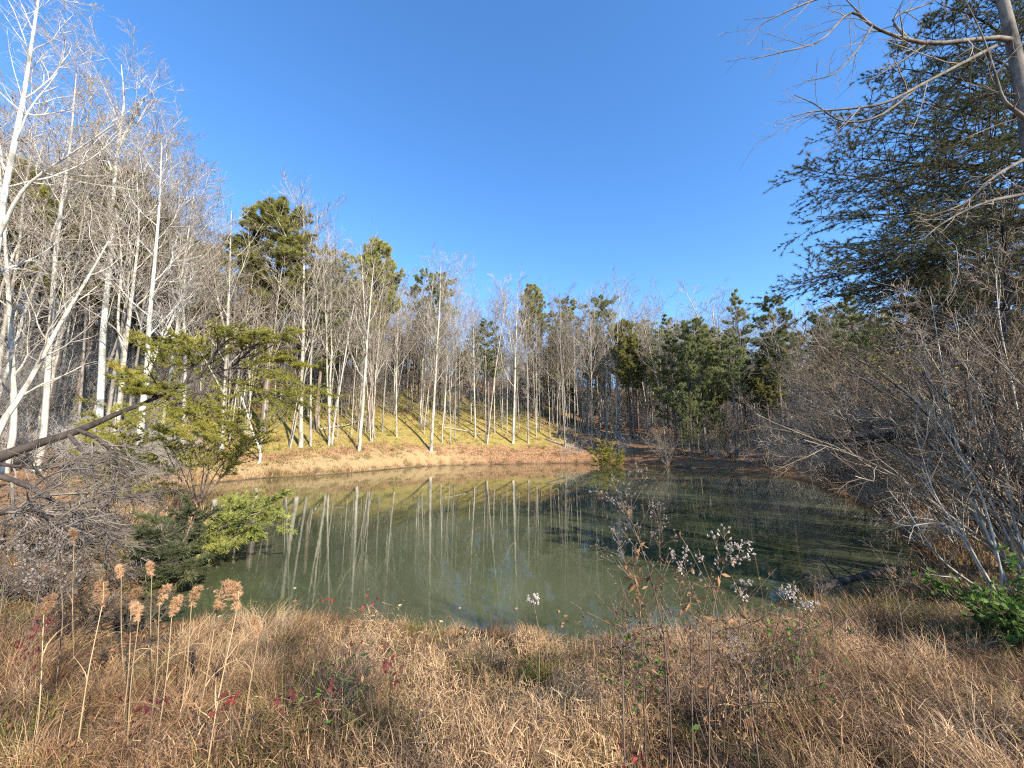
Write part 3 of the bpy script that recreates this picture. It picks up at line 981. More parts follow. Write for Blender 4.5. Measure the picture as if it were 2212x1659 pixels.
# ------------------------------------------------------------------ left bank: leaning pine and low evergreens
def px_branch(pts, n, r0, r1, b):
    return px_line(pts, n, r0, r1, b, 1.0, 1.0)


def leaning_pine():
    b = at(-70, 1015, 8.5)
    root = thing('leaning_pine', 'dark half-fallen pine reaching right over the left bank with yellow-green boughs', 'pine', b)
    P_, R_ = px_line([(-70, 1015, 8.5), (60, 965, 9.3), (165, 932, 10), (250, 895, 10.8), (340, 858, 11.6), (430, 815, 12.4), (515, 790, 13), (590, 745, 13.5)], 18, 0.11, 0.02, b, 1.1, 1.5)
    tm = MB(); tm.tubes(P_, R_, 9)
    tm.build('trunk', M_DARK, root)
    rg = np.random.default_rng(31)
    ends = [((330, 862, 11.6), (360, 790, 11.7), (335, 735, 11.8)), ((400, 830, 12.1), (420, 770, 12.2), (400, 735, 12.4)), ((430, 815, 12.4), (480, 745, 12.3), (520, 720, 12.1)), ((500, 795, 13), (560, 740, 13.1), (610, 720, 13.2)),
            ((500, 795, 13), (580, 800, 13), (680, 840, 12.8)), ((470, 805, 12.8), (560, 850, 12.4), (640, 855, 12.2)), ((400, 830, 12.1), (350, 840, 11.4), (290, 845, 11)), ((340, 858, 11.6), (300, 830, 11.3), (270, 800, 11.5)),
            ((420, 822, 12.3), (440, 870, 11.8), (470, 910, 11.5)), ((530, 785, 13.1), (600, 770, 13.6), (650, 790, 14)), ((350, 855, 11.7), (400, 890, 11.2), (420, 930, 11))]
    PA = np.stack([spline([at(*q) for q in e], 7) - b for e in ends])
    RA = np.linspace(0.045, 0.012, 7)[None].repeat(len(PA), 0)
    for q in range(len(PA)):
        lb = MB(); lb.tubes(PA[q], RA[q], 6); lb.build('limb', M_DARK, root)
    B = kids(PA, RA, 16, 0.1, 1.0, 0.5, 1.1, 0.3, 0.6, 5, 0.6, 0.07, 0.01, 0.4, 0.006, rg, None, 9, 0.3)
    C = kids(*B, 6, 0.15, 1.0, 0.4, 0.9, 0.3, 0.6, 3, 0.7, 0.08, 0.02, 0.3, 0.004, rg, None, 9, 0.4)
    bm_ = MB(); bm_.tubes(*B, 3); bm_.tubes(*C, 3)
    bm_.build('branch_frame', M_DARK, root)
    fm = MB()
    fm.tris(tufts(C[0], 4, 0.1, 12, 0.14, 0.009, 0.95, rg)); fm.tris(tufts(B[0], 6, 0.4, 12, 0.14, 0.009, 0.95, rg))
    fm.build('crown', M_NEEDLE_YEL, root, smooth=False)


leaning_pine()


def low_evergreen(label, tips, origin, seed, mat, NL=0.12, NW=0.011, n2=12, n3=5, nn=12, cat='evergreen'):
    b = ground_under(at(*origin))
    root = thing('low_evergreen', label, cat, b, 'low evergreens on the left bank')
    rg = np.random.default_rng(seed)
    PA = []
    for tp in tips:
        e = at(*tp)
        mid = (b + e) / 2 + np.array([0, 0, 0.15])
        PA.append(spline([b, mid + rg.normal(0, 0.12, 3), e], 7) - b)
    PA = np.stack(PA)
    RA = np.linspace(0.03, 0.008, 7)[None].repeat(len(PA), 0)
    for q in range(len(PA)):
        lb = MB(); lb.tubes(PA[q], RA[q], 5); lb.build('stem', M_PINEBARK, root)
    B = kids(PA, RA, n2, 0.25, 1.0, 0.5, 1.1, 0.25, 0.45, 5, 0.6, 0.08, 0.0, 0.4, 0.005, rg, None, 9, 0.35)
    C = kids(*B, n3, 0.15, 1.0, 0.4, 0.9, 0.35, 0.6, 3, 0.7, 0.1, 0.02, 0.3, 0.004, rg, None, 9, 0.5)
    bm_ = MB(); bm_.tubes(*B, 3); bm_.tubes(*C, 3)
    bm_.build('branch_frame', M_PINEBARK, root)
    fm = MB()
    fm.tris(tufts(C[0], 4, 0.1, nn, NL, NW, 0.9, rg)); fm.tris(tufts(B[0], 5, 0.4, nn, NL, NW, 0.9, rg))
    fm.build('crown', mat, root, smooth=False)
    return root


low_evergreen('bright yellow-green evergreen bush hanging over the left edge of the pond', [(600, 1075, 9.6), (585, 1100, 9.3), (560, 1125, 9.2), (590, 1130, 9.0), (540, 1160, 8.8), (500, 1090, 9.6), (470, 1120, 9.2), (450, 1170, 8.6), (520, 1075, 10), (430, 1195, 8.4), (500, 1180, 8.5), (545, 1085, 9.6)], (405, 1180, 9.0), 41, M_NEEDLE_LIME, 0.12, 0.010, 9, 4, 11)
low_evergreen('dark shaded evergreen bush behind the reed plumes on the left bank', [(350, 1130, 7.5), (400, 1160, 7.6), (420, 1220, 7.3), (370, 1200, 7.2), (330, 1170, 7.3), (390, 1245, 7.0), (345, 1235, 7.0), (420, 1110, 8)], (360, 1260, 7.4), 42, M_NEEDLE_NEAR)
low_evergreen('olive low pine sprawling on the slope beneath the leaning pine', [(480, 880, 17), (520, 900, 16.5), (560, 925, 16.5), (430, 885, 16), (400, 912, 15.5), (350, 930, 15), (600, 905, 18), (330, 900, 15.5), (540, 950, 16)], (440, 1000, 16), 43, M_NEEDLE_YEL, 0.18, 0.013, 10, 5, 10)
low_evergreen('second olive low pine left of the mottled sycamore base', [(230, 900, 16), (260, 920, 15.5), (210, 930, 15.5), (280, 950, 15), (300, 1000, 14.5), (320, 1040, 13.5), (250, 880, 17)], (255, 985, 15.5), 44, M_NEEDLE_YEL, 0.18, 0.013, 9, 5, 10)
low_evergreen('small yellow-green bush at the waterside on the right of the far bank', [(1283, 972, 47), (1298, 958, 47.5), (1322, 962, 47.5), (1345, 978, 47), (1310, 968, 46.5), (1288, 990, 46.5), (1343, 992, 46.5), (1315, 985, 46)], (1312, 1000, 47.5), 46, M_NEEDLE_YEL, 0.22, 0.026, 9, 4, 9)

# grey dead limbs of the fallen crown, drooping to the right
def dead_limb(label, pts, r, seed, pull, n1=15, n2=8, n3=5, mats=M_DEADTWIG, l1=(0.35, 0.6)):
    b = at(*pts[0])
    root = thing('dead_branch', label, 'dead branch', b, 'dead grey branches on the left bank')
    P_, R_ = px_line(pts, 12, r, 0.012, b, 1.0)
    tm = MB(); tm.tubes(P_, R_, 7); tm.build('limb', M_DARK, root)
    rg = np.random.default_rng(seed)
    A = kids(P_, R_, n1, 0.15, 1, 0.4, 1.1, l1[0], l1[1], 8, 0.6, 0.10, -0.04, 0.4, 0.006, rg, pull)
    B = kids(*A, n2, 0.1, 1, 0.3, 0.9, 0.35, 0.6, 5, 0.7, 0.12, -0.03, 0.4, 0.004, rg, pull)
    C = kids(*B, n3, 0.1, 1, 0.3, 0.9, 0.35, 0.7, 4, 0.7, 0.12, 0.0, 0.3, 0.0035, rg)
    bm_ = MB(); bm_.tubes(*A, 4); bm_.tubes(*B, 3); bm_.tubes(*C, 3)
    bm_.build('twig_spray', mats, root)


dead_limb('grey dead branch arching down from the leaning pine trunk in a curved spray', [(170, 930, 9.6), (215, 950, 9.4), (255, 995, 9.1), (280, 1060, 8.8), (290, 1110, 8.6)], 0.04, 51, (0.02, -0.01, -0.06))
dead_limb('second grey dead branch hanging below the bend of the leaning trunk', [(150, 940, 9.2), (185, 985, 9.0), (215, 1040, 8.7), (235, 1100, 8.3)], 0.035, 52, (0.02, -0.01, -0.05))
dead_limb('dark dead branch lying low across the leaf litter at the left edge', [(-30, 1020, 7.5), (60, 1050, 7.6), (130, 1090, 7.4), (200, 1130, 7.1), (260, 1180, 6.8)], 0.045, 53, (0.03, 0, -0.01))
dead_limb('lower dark dead branch at the left edge under the leaf litter', [(-30, 1115, 6.4), (50, 1100, 6.5), (110, 1120, 6.4), (170, 1160, 6.2)], 0.04, 54, (0.02, 0, 0.01))
dead_limb('pale dead branch sticking up over the trunk at the left edge', [(-20, 1000, 8.2), (60, 1010, 8.3), (130, 1010, 8.4), (210, 1030, 8.5)], 0.03, 55, (0.02, 0, 0.0))

# grey leafless shrubs on the near left bank
def shrub(name, label, b, rng, stems, H, lean, mats, group, n2=7, n3=5, n4=4, rt=0.004, r0=0.022, spread=0.5, up=0.03, nseg=9, pull=None):
    root = thing(name, label, 'shrub', b, group)
    ch = []
    Ps, Rs = [], []
    for q in range(stems):
        a = rng.uniform(0, 6.283)
        d = np.array([math.cos(a) * spread, math.sin(a) * spread, 1.0]) * rng.uniform(0.8, 1.2) + np.asarray(lean) * rng.uniform(0.5, 1.4)
        d = d / np.linalg.norm(d)
        p = np.array([math.cos(a), math.sin(a), 0]) * rng.uniform(0, 0.25)
        L_ = H * rng.uniform(0.65, 1.15)
        pts = [p]
        for j in range(nseg - 1):
            p = p + d * L_ / (nseg - 1)
            d = d + rng.normal(0, 0.13, 3) + np.array([0, 0, up]) + np.asarray(lean) * 0.05
            d /= np.linalg.norm(d)
            pts.append(p)
        r_ = np.linspace(1, 0.25, nseg) * r0 * rng.uniform(0.7, 1.2)
        pts = np.array(pts)
        sm = MB(); sm.tubes(pts, r_, 6)
        ch.append(sm.build('stem', mats[0], root))
        Ps.append(pts); Rs.append(r_)
    Ps, Rs = np.stack(Ps), np.stack(Rs)
    B = kids(Ps, Rs, n2, 0.25, 1, 0.3, 0.9, 0.25, 0.5, 6, 0.6, 0.11, up, 0.4, rt * 1.3, rng, pull)
    C = kids(*B, n3, 0.15, 1, 0.35, 0.95, 0.35, 0.65, 5, 0.65, 0.12, up * 0.6, 0.3, rt, rng, pull)
    cm = MB(); cm.tubes(*B, 4, 0); cm.tubes(*C, 3, 1)
    if n4:
        D_ = kids(*C, n4, 0.2, 1, 0.4, 1.0, 0.35, 0.7, 3, 0.7, 0.12, 0, 0.3, rt * 0.9, rng)
        cm.tubes(*D_, 3, 1)
    ch.append(cm.build('crown', [mats[0], mats[1]], root))
    KIDS[root.name] = ch
    return root


LS = 'leafless grey shrubs on the left bank'
for j, (px, Y, H, lab) in enumerate([
        (20, 5.4, 0.95, 'tangled grey shrub at the left edge above the dry grass'), (110, 5.6, 0.9, 'grey twiggy shrub right of the one at the left edge'),
        (200, 6.0, 0.85, 'grey twiggy shrub below the drooping dead branches'), (275, 6.6, 0.8, 'dark twiggy shrub beside the shaded evergreen bush'),
        (60, 7.4, 0.9, 'upper grey shrub near the leaf litter at the left edge'), (180, 8.0, 0.9, 'upper grey shrub under the bend of the leaning trunk'),
        (-60, 6.2, 1.2, 'grey shrub cut by the left frame edge'),
        (215, 5.0, 0.55, 'low dark brush in the hollow right behind the leaning reed plume'), (300, 5.3, 0.55, 'low dark brush in the hollow behind the middle reed plumes'), (375, 5.6, 0.5, 'low dark brush at the pond edge behind the slim reed plume')]):
    x = (px - 1106) / (F * CP) * Y
    shrub('bare_shrub', lab, (x, Y, hz(x, Y) - 0.05), np.random.default_rng(60 + j), 9, H, (0.15, 0, 0), (M_DARK, M_BRUSH if j > 6 or j == 3 else M_DEADTWIG), LS, 7, 5, 3, 0.0028, 0.014, 0.7)

# ------------------------------------------------------------------ right bank: thicket leaning over the water
RS = 'leafless shrubs leaning over the right bank'
RSH = [  # (px of base, depth, height, lean, label)
    (2200, 5.8, 3.8, (-0.28, 0.1, 0), 'pale many-stemmed shrub at the right edge leaning left above the green leaves'),
    (2290, 6.2, 5.2, (-0.35, 0.1, 0), 'tall shrub cut by the right frame edge with stems crossing leftward'),
    (2110, 7.6, 4.4, (-0.35, 0, 0), 'leaning shrub behind the pale many-stemmed one, arching over the bank'),
    (2230, 8.0, 5.2, (-0.4, 0, 0), 'upright dense shrub behind the shrubs at the right edge'),
    (2060, 10.5, 4.2, (-0.45, 0, 0), 'twiggy grey shrub halfway along the right bank above the orange leaves'),
    (2180, 11.5, 5.4, (-0.5, 0, 0), 'taller grey shrub on the rise behind the halfway one'),
    (1960, 14, 4.0, (-0.6, 0, 0), 'rounded twiggy shrub behind the bare orange bank'),
    (2070, 15.5, 5.5, (-0.4, 0, 0), 'tall brush under the near pine boughs with fine reddish twigs'),
    (1870, 19, 4.4, (-0.5, 0, 0), 'wide grey-brown shrub where the right bank bends away'),
    (1960, 22, 6.0, (-0.3, 0, 0), 'high thin-twigged shrub behind the bend of the right bank'),
    (1800, 26, 4.8, (-0.4, 0, 0), 'olive-grey shrub beside the water toward the shaded corner'),
    (1700, 34, 5.0, (-0.2, 0, 0), 'low shaded shrub at the far right corner of the pond'),
    (1640, 40, 4.5, (-0.2, 0, 0), 'shaded shrub at the waterside below the slender layered pine'),
    (2130, 9.2, 5.6, (-0.35, 0, 0), 'arching shrub whose stems cross the long level limb'),
    (2010, 12.5, 5.4, (-0.4, 0, 0), 'tall brown brush rising behind the rounded twiggy shrub'),
    (1910, 16.5, 5.6, (-0.35, 0, 0), 'brown brush with many upright twigs between the rounded shrub and the bend'),
    (2100, 19, 8.0, (-0.3, 0, 0), 'tallest brush filling the space under the near pine boughs'),
    (1850, 24, 7.2, (-0.3, 0, 0), 'tall grey brush left of the highest thin-twigged shrub'),
    (1780, 30, 7.0, (-0.25, 0, 0), 'bushy grey clump behind the olive-grey waterside shrub'),
    (2000, 28, 9.0, (-0.2, 0, 0), 'dense high brush at the back of the right bank'),
    (2080, 11, 6.6, (-0.25, 0, 0), 'tall brown brush against the trunk of the large near pine'),
    (2200, 13, 7.5, (-0.2, 0, 0), 'high brush filling the right edge below the near pine boughs'),
    (1930, 19, 7.5, (-0.3, 0, 0), 'tall brush reaching up to the lowest near pine bough'),
    (1935, 11.5, 2.6, (-0.55, 0, 0), 'low dark shrub hanging over the right shoreline above the log'),
    (1880, 14.5, 2.6, (-0.5, 0, 0), 'low twiggy shrub at the right waterline beyond the one above the log'),
    (1835, 18, 2.8, (-0.5, 0, 0), 'low brown shrub at the waterline where the right shore bends'),
    (1770, 23, 3.0, (-0.45, 0, 0), 'low brown shrub at the waterline before the shaded corner'),
    (2010, 9.2, 2.8, (-0.5, 0, 0), 'low dark shrub at the right waterline behind the pale arching stems'),
    (1570, 44, 5.0, (-0.1, 0, 0), 'shaded brush below the wide dark cone-shaped pine'),
    (1430, 46, 4.0, (-0.1, 0, 0), 'dark low brush along the shaded waterline right of the green bush'),
    (1500, 45.5, 3.6, (0.1, 0, 0), 'shaded waterside brush next to the dark low brush'),
    (1750, 36, 7.0, (-0.2, 0, 0), 'tall mixed brush behind the low shaded shrub'),
]
shr = []
for j, (px, Y, H, ln, lab) in enumerate(RSH):
    x = (px - 1106) / (F * CP) * Y
    rg = np.random.default_rng(80 + j)
    near = Y < 12
    mats = [(M_STEM, M_BRUSH), (M_DARK, M_BRUSH), (M_STEM, M_TWIGD)][j % 3]
    shr.append(shrub('bare_shrub', lab, (x, Y, hz(x, Y) - 0.1), rg, 11 if near else 13, H, ln, mats, RS, 7, 5, 3, 0.0035 if near else 0.006, 0.024 if near else 0.03, 0.26 if near else 0.42, 0.03))
    taken.append((x, Y))

STEMS = [[(2166, 1262, 5.8), (2117, 1061, 5.9), (2068, 981, 5.9), (2015, 901, 6.0), (1935, 825, 6.1)], [(2144, 1275, 5.7), (2082, 1168, 5.7), (2020, 1070, 5.8), (1993, 990, 5.9), (1975, 930, 6.0)],
         [(2120, 1275, 5.9), (2040, 1215, 5.8), (1990, 1150, 5.7), (1950, 1085, 5.7)], [(2206, 1250, 6.1), (2149, 1101, 6.2), (2082, 990, 6.2), (2033, 879, 6.3), (1997, 785, 6.4)],
         [(2180, 1270, 6.2), (2104, 1079, 6.3), (2055, 900, 6.4), (2030, 760, 6.5), (2010, 640, 6.6)], [(2230, 1260, 6.0), (2190, 1120, 6.0), (2165, 980, 6.1), (2120, 850, 6.2), (2050, 740, 6.3)],
         [(2250, 1270, 6.4), (2230, 1050, 6.5), (2190, 850, 6.6), (2160, 700, 6.7), (2150, 580, 6.8)], [(2150, 1280, 5.6), (2110, 1210, 5.5), (2080, 1160, 5.5), (2030, 1130, 5.5), (1975, 1135, 5.5)]]
b = ground_under(at(2180, 1280, 5.9))
root = thing('bare_shrub', 'clump of pale bare stems arching left above the dark log', 'shrub', b, RS)
rg = np.random.default_rng(141)
PL, RL = [], []
for q in STEMS:
    W_ = spline([b + rg.normal(0, 0.12, 3) * np.array([1, 1, 0])] + [at(*p) for p in q], 14) - b
    r_ = np.linspace(0.021, 0.006, 14) * rg.uniform(0.75, 1.15)
    sm = MB(); sm.tubes(W_, r_, 7); sm.build('stem', M_PALESTEM, root)
    PL.append(W_); RL.append(r_)
B = kids(np.stack(PL), np.stack(RL), 7, 0.35, 1, 0.3, 0.8, 0.18, 0.4, 7, 0.55, 0.12, 0.04, 0.3, 0.004, rg)
C = kids(*B, 5, 0.2, 1, 0.35, 0.9, 0.3, 0.6, 5, 0.6, 0.12, 0.02, 0.3, 0.003, rg)
cm = MB(); cm.tubes(*B, 5, 0); cm.tubes(*C, 3, 1); cm.build('crown', [M_PALESTEM, M_TWIG], root)

# dark leaning tree at the right with a long low limb
b = ground_under(at(2260, 1150, 7.2))
dl = [px_line([(2275, 1180, 7.2), (2215, 1040, 7.2), (2170, 960, 7.2), (2140, 870, 7.2), (2085, 790, 7.3), (2020, 740, 7.4), (1930, 690, 7.6)], 16, 0.13, 0.015, b),
      px_line([(2215, 1035, 7.2), (2130, 985, 7.0), (2050, 948, 6.8), (1980, 938, 6.8), (1900, 942, 6.9), (1810, 952, 7.0), (1740, 940, 7.2)], 16, 0.075, 0.012, b, 1.0),
      px_line([(2140, 870, 7.2), (2165, 740, 7.2), (2175, 600, 7.2), (2160, 450, 7.3)], 10, 0.06, 0.012, b, 1.0)]
bare_tree('leaning_tree', 'dark crooked tree at the right edge with one long limb level above the pond', 'tree', dl, np.random.default_rng(97), (M_DARK, M_TWIGD), b, None, False, n1=13, n2=6, n3=5, n4=2, t0=0.3, rt=0.004, l1=(0.2, 0.42), a=(0.4, 1.0), pull=(-0.03, 0, 0))

# near tree in the upper right corner: trunk and long limbs
b = ground_under(at(2330, 1150, 6.6))
tr = px_line([(2335, 1180, 6.6), (2300, 800, 6.7), (2255, 500, 6.8), (2222, 270, 6.9), (2198, 140, 7.0), (2166, 0, 7.0), (2130, -160, 7.1)], 18, 0.13, 0.06, b)
root = thing('corner_tree', 'thick grey trunk in the upper right corner with bare limbs sweeping left over the sky', 'tree', b)
tm = MB(); tm.tubes(*tr, 12); tm.build('trunk', M_CORNER, root)
LIMBS = [([(2190, 90, 7.0), (2148, 82, 6.9), (2020, 94, 6.6), (1948, 82, 6.5), (1884, 56, 6.4), (1852, 24, 6.4), (1815, -15, 6.4)], 0.05),
         ([(2235, 275, 6.9), (2208, 250, 6.8), (2168, 216, 6.7), (2150, 160, 6.7), (2120, 72, 6.7), (2080, -10, 6.7)], 0.038),
         ([(2150, 100, 6.8), (2110, 120, 6.6), (1988, 184, 6.3), (1908, 224, 6.2), (1820, 236, 6.2), (1748, 242, 6.2), (1688, 260, 6.2)], 0.032),
         ([(1884, 56, 6.4), (1836, 28, 6.4), (1772, 88, 6.3), (1692, 112, 6.2), (1624, 128, 6.2)], 0.02),
         ([(1900, -40, 6.4), (1800, -10, 6.4), (1748, 4, 6.3), (1660, 44, 6.3), (1615, 75, 6.3)], 0.02),
         ([(1960, 84, 6.5), (1930, 40, 6.5), (2000, 10, 6.6), (2060, -20, 6.7)], 0.022),
         ([(1988, 184, 6.3), (1900, 250, 6.3), (1820, 262, 6.3), (1760, 225, 6.3), (1715, 205, 6.3)], 0.016),
         ([(2210, 420, 6.8), (2120, 440, 6.6), (2040, 480, 6.6), (1990, 520, 6.6)], 0.03),
         ([(2240, 330, 6.8), (2150, 380, 6.7), (2080, 440, 6.7), (2000, 470, 6.8)], 0.03),
         ([(1884, 56, 6.4), (1850, 110, 6.3), (1800, 160, 6.3), (1740, 175, 6.3)], 0.014)]
PL, RL = [], []
for pts, r in LIMBS:
    P_, R_ = px_line(pts, 14, r, 0.006, b, 1.0, 1.0)
    lb = MB(); lb.tubes(P_, R_, 7); lb.build('limb', M_CORNER, root)
    PL.append(P_); RL.append(R_)
rg = np.random.default_rng(98)
B = kids(np.stack(PL), np.stack(RL), 8, 0.15, 0.98, 0.4, 0.95, 0.18, 0.36, 7, 0.5, 0.10, -0.01, 0.4, 0.0035, rg, (-0.03, 0, -0.01))
C = kids(*B, 4, 0.2, 1, 0.35, 0.9, 0.3, 0.6, 5, 0.6, 0.12, 0.0, 0.3, 0.003, rg)
cm = MB(); cm.tubes(*B, 4); cm.tubes(*C, 3)
cm.build('crown', M_TWIGD, root)

# large near pine filling the right side
b = ground_under(at(2330, 1050, 10.5))
root = thing('white_pine', 'large near pine on the right with flat layered boughs drooping left over the bank', 'pine', b)
P_, R_ = px_line([(2335, 1060, 10.5), (2320, 800, 10.5), (2300, 500, 10.5), (2280, 200, 10.5), (2255, -150, 10.5), (2240, -350, 10.5)], 16, 0.24, 0.05, b)
tm = MB(); tm.tubes(P_, R_, 10); tm.build('trunk', M_PINEBARK, root)
BO = [((2300, 520, 10.5), (2000, 560, 9.2), (1656, 614, 8.4)), ((2300, 500, 10.5), (2050, 530, 9.0), (1720, 590, 7.8)), ((2300, 450, 10.5), (2020, 460, 9.5), (1696, 470, 9.0)), ((2295, 420, 10.5), (2000, 400, 9.6), (1676, 362, 9.2)),
      ((2295, 400, 10.5), (2060, 360, 9.0), (1760, 330, 8.6)), ((2290, 350, 10.5), (2030, 300, 9.4), (1772, 262, 9.0)), ((2290, 320, 10.5), (2080, 240, 9.2), (1850, 190, 8.8)), ((2285, 250, 10.5), (2080, 170, 9.6), (1880, 130, 9.2)),
      ((2285, 220, 10.5), (2120, 110, 9.4), (1950, 60, 9.0)), ((2280, 170, 10.5), (2120, 40, 9.6), (2000, -10, 9.2)), ((2280, 150, 10.5), (2180, 20, 9.6), (2080, -40, 9.2)), ((2300, 540, 10.5), (2100, 590, 9.5), (1830, 640, 9.0)),
      ((2295, 380, 10.5), (2150, 420, 8.6), (1980, 470, 7.8)), ((2290, 300, 10.5), (2160, 300, 8.6), (2030, 340, 7.8)), ((2285, 240, 10.5), (2180, 200, 8.8), (2080, 200, 8.0)), ((2300, 480, 10.5), (2150, 500, 8.4), (1950, 560, 7.6)),
      ((2300, 560, 10.5), (2170, 610, 9.0), (2020, 660, 8.6)), ((2295, 440, 10.5), (2100, 430, 10.2), (1900, 400, 10.4)), ((2290, 330, 10.5), (2100, 290, 10.4), (1930, 240, 10.6)), ((2300, 600, 10.5), (2120, 650, 10.4), (1960, 700, 10.6)),
      ((2285, 200, 10.5), (2200, 100, 9.0), (2130, 80, 8.2)), ((2280, 100, 10.5), (2230, -40, 9.5), (2190, -60, 9)), ((2295, 420, 10.5), (2080, 500, 9.8), (1780, 540, 9.6)), ((2290, 380, 10.5), (2000, 350, 10.2), (1740, 400, 10.0)),
      ((2300, 640, 10.5), (2080, 640, 9.8), (1850, 600, 9.6)), ((2300, 620, 10.5), (2140, 600, 8.8), (1990, 590, 8.0)), ((2300, 660, 10.5), (2200, 650, 9.2), (2080, 640, 8.4)), ((2300, 580, 10.5), (2060, 560, 10.6), (1830, 560, 11)),
      ((2300, 520, 10.5), (2120, 480, 11), (1950, 470, 11.5)), ((2290, 260, 10.5), (2120, 200, 10.6), (1980, 150, 10.8)),
      ((2305, 680, 10.5), (2100, 690, 9.6), (1900, 660, 9.4)), ((2305, 720, 10.5), (2180, 720, 9.0), (2050, 720, 8.6)), ((2300, 560, 10.5), (2020, 590, 10.0), (1740, 650, 9.6)), ((2305, 700, 10.5), (2080, 720, 10.6), (1880, 740, 10.8)),
      ((2300, 470, 10.5), (2060, 500, 8.8), (1850, 560, 8.0)), ((2290, 340, 10.5), (2080, 360, 8.8), (1880, 420, 8.2))]
rg = np.random.default_rng(99)
PA = np.stack([spline([at(*q) for q in e], 10) - b for e in BO])
PA = PA[:, :1] + (PA - PA[:, :1]) * 0.9
RA = np.linspace(0.05, 0.010, 10)[None].repeat(len(PA), 0)
for q in range(len(PA)):
    lb = MB(); lb.tubes(PA[q], RA[q], 6); lb.build('bough', M_DARK, root)
B = kids(PA, RA, 26, 0.2, 1.0, 0.5, 1.0, 0.15, 0.32, 6, 0.55, 0.07, 0.02, 0.45, 0.005, rg, (-0.01, 0, 0), 9, 0.5)
C = kids(*B, 7, 0.15, 1.0, 0.4, 0.9, 0.28, 0.5, 3, 0.7, 0.1, 0.05, 0.3, 0.0035, rg, None, 9, 0.7)
bm_ = MB(); bm_.tubes(*B, 4); bm_.tubes(*C, 3)
bm_.build('branch_frame', M_DARK, root)
fm = MB()
fm.tris(tufts(C[0], 3, 0.35, 22, 0.12, 0.005, 0.85, rg, drop=0.8)); fm.tris(tufts(B[0], 4, 0.6, 22, 0.115, 0.0052, 0.85, rg))
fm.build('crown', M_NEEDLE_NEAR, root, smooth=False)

# trees beyond the right edge that throw the shade on the far right corner
x = 30.0
for j, (x, y, s, lab) in enumerate([(24, 26, 0.8, 'pine behind the brush of the right bank'), (30, 20, 0.9, 'tall pine behind the right bank brush near the frame edge'), (34, 30, 1.0, 'pine farther back behind the right bank brush'),
                                    (33, 39, 0.95, 'pine standing back from the shaded corner on the right'), (40, 24, 1.0, 'outermost pine behind the right bank'),
                                    (25, 14, 0.85, 'pine on the right bank behind the dense upright shrub')]):
    dup(pinos[[2, 1, 2, 1, 2, 1][j]], (x, y, hz(x, y) - 0.1), j * 1.3, s, lab, 'pines behind the right bank')

for j, (x, y, s, lab) in enumerate([(4.2, -2.6, 0.36, 'unseen small bare tree added behind the camera on the right for its shadow'), (6.0, -0.6, 0.34, 'unseen small bare forked tree added behind the camera at the far right for shadow')]):
    dup(protos[[9, 4][j]], (x, y, hz(x, y) - 0.1), j * 2.1, s, lab, 'unseen bare trees added behind the camera')  # out of view, added to throw branch shadows on the near grass

for j, (x, y, s, lab) in enumerate([(11.5, 0.8, 0.52, 'unseen pine right of the camera beyond the frame edge, added to shade the thicket'), (16, 5.0, 0.62, 'unseen pine behind the leaning shrubs outside the right frame edge, added for shade')]):
    dup(pinos[[5, 2][j]], (x, y, hz(x, y) - 0.1), j * 2.1, s, lab, 'pines behind the right bank')  # both out of view, added to put the right thicket in shade

# vine with leaves on the right thicket, green bush in the corner
def leafy_bush(name, label, cat, C0, ext, n, L_, W_, mat, seed, group=None, stems=6, stemm=None, sr=0.008):
    b = np.array([C0[0], C0[1], hz(C0[0], C0[1]) - 0.03]) if C0[2] < 1.5 else np.asarray(C0) - np.array([0, 0, ext[2]])
    root = thing(name, label, cat, b, group)
    rg = np.random.default_rng(seed)
    c = np.asarray(C0) - b
    tips = c + rg.normal(0, 0.6, (stems, 3)) * np.asarray(ext)
    PA = np.stack([spline([np.zeros(3) + rg.normal(0, 0.05, 3), (t + c * 0.3) / 2 + rg.normal(0, 0.08, 3), t], 7) for t in tips])
    RA = np.linspace(sr, sr * 0.37, 7)[None].repeat(stems, 0)
    B = kids(PA, RA, 8, 0.3, 1, 0.4, 1.1, 0.3, 0.6, 5, 0.7, 0.12, 0.02, 0.3, 0.002, rg)
    sm = MB(); sm.tubes(PA, RA, 5); sm.tubes(*B, 3); sm.build('stem_frame', stemm or M_STALK, root)
    per = max(2, n // len(B[0]))
    t = rg.random((len(B[0]), per)) * 3.99
    i = t.astype(int); f = (t - i)[..., None]
    mi = np.arange(len(B[0]))[:, None]
    pos = (B[0][mi, i] * (1 - f) + B[0][mi, i + 1] * f).reshape(-1, 3)
    d = nrm(rg.normal(0, 1, pos.shape) + np.array([0, 0, 0.25]))
    fm = MB(); fm.quads(leaf_quads(pos, d, L_, W_, rg)); fm.build('foliage', mat, root, smooth=False)
    return root


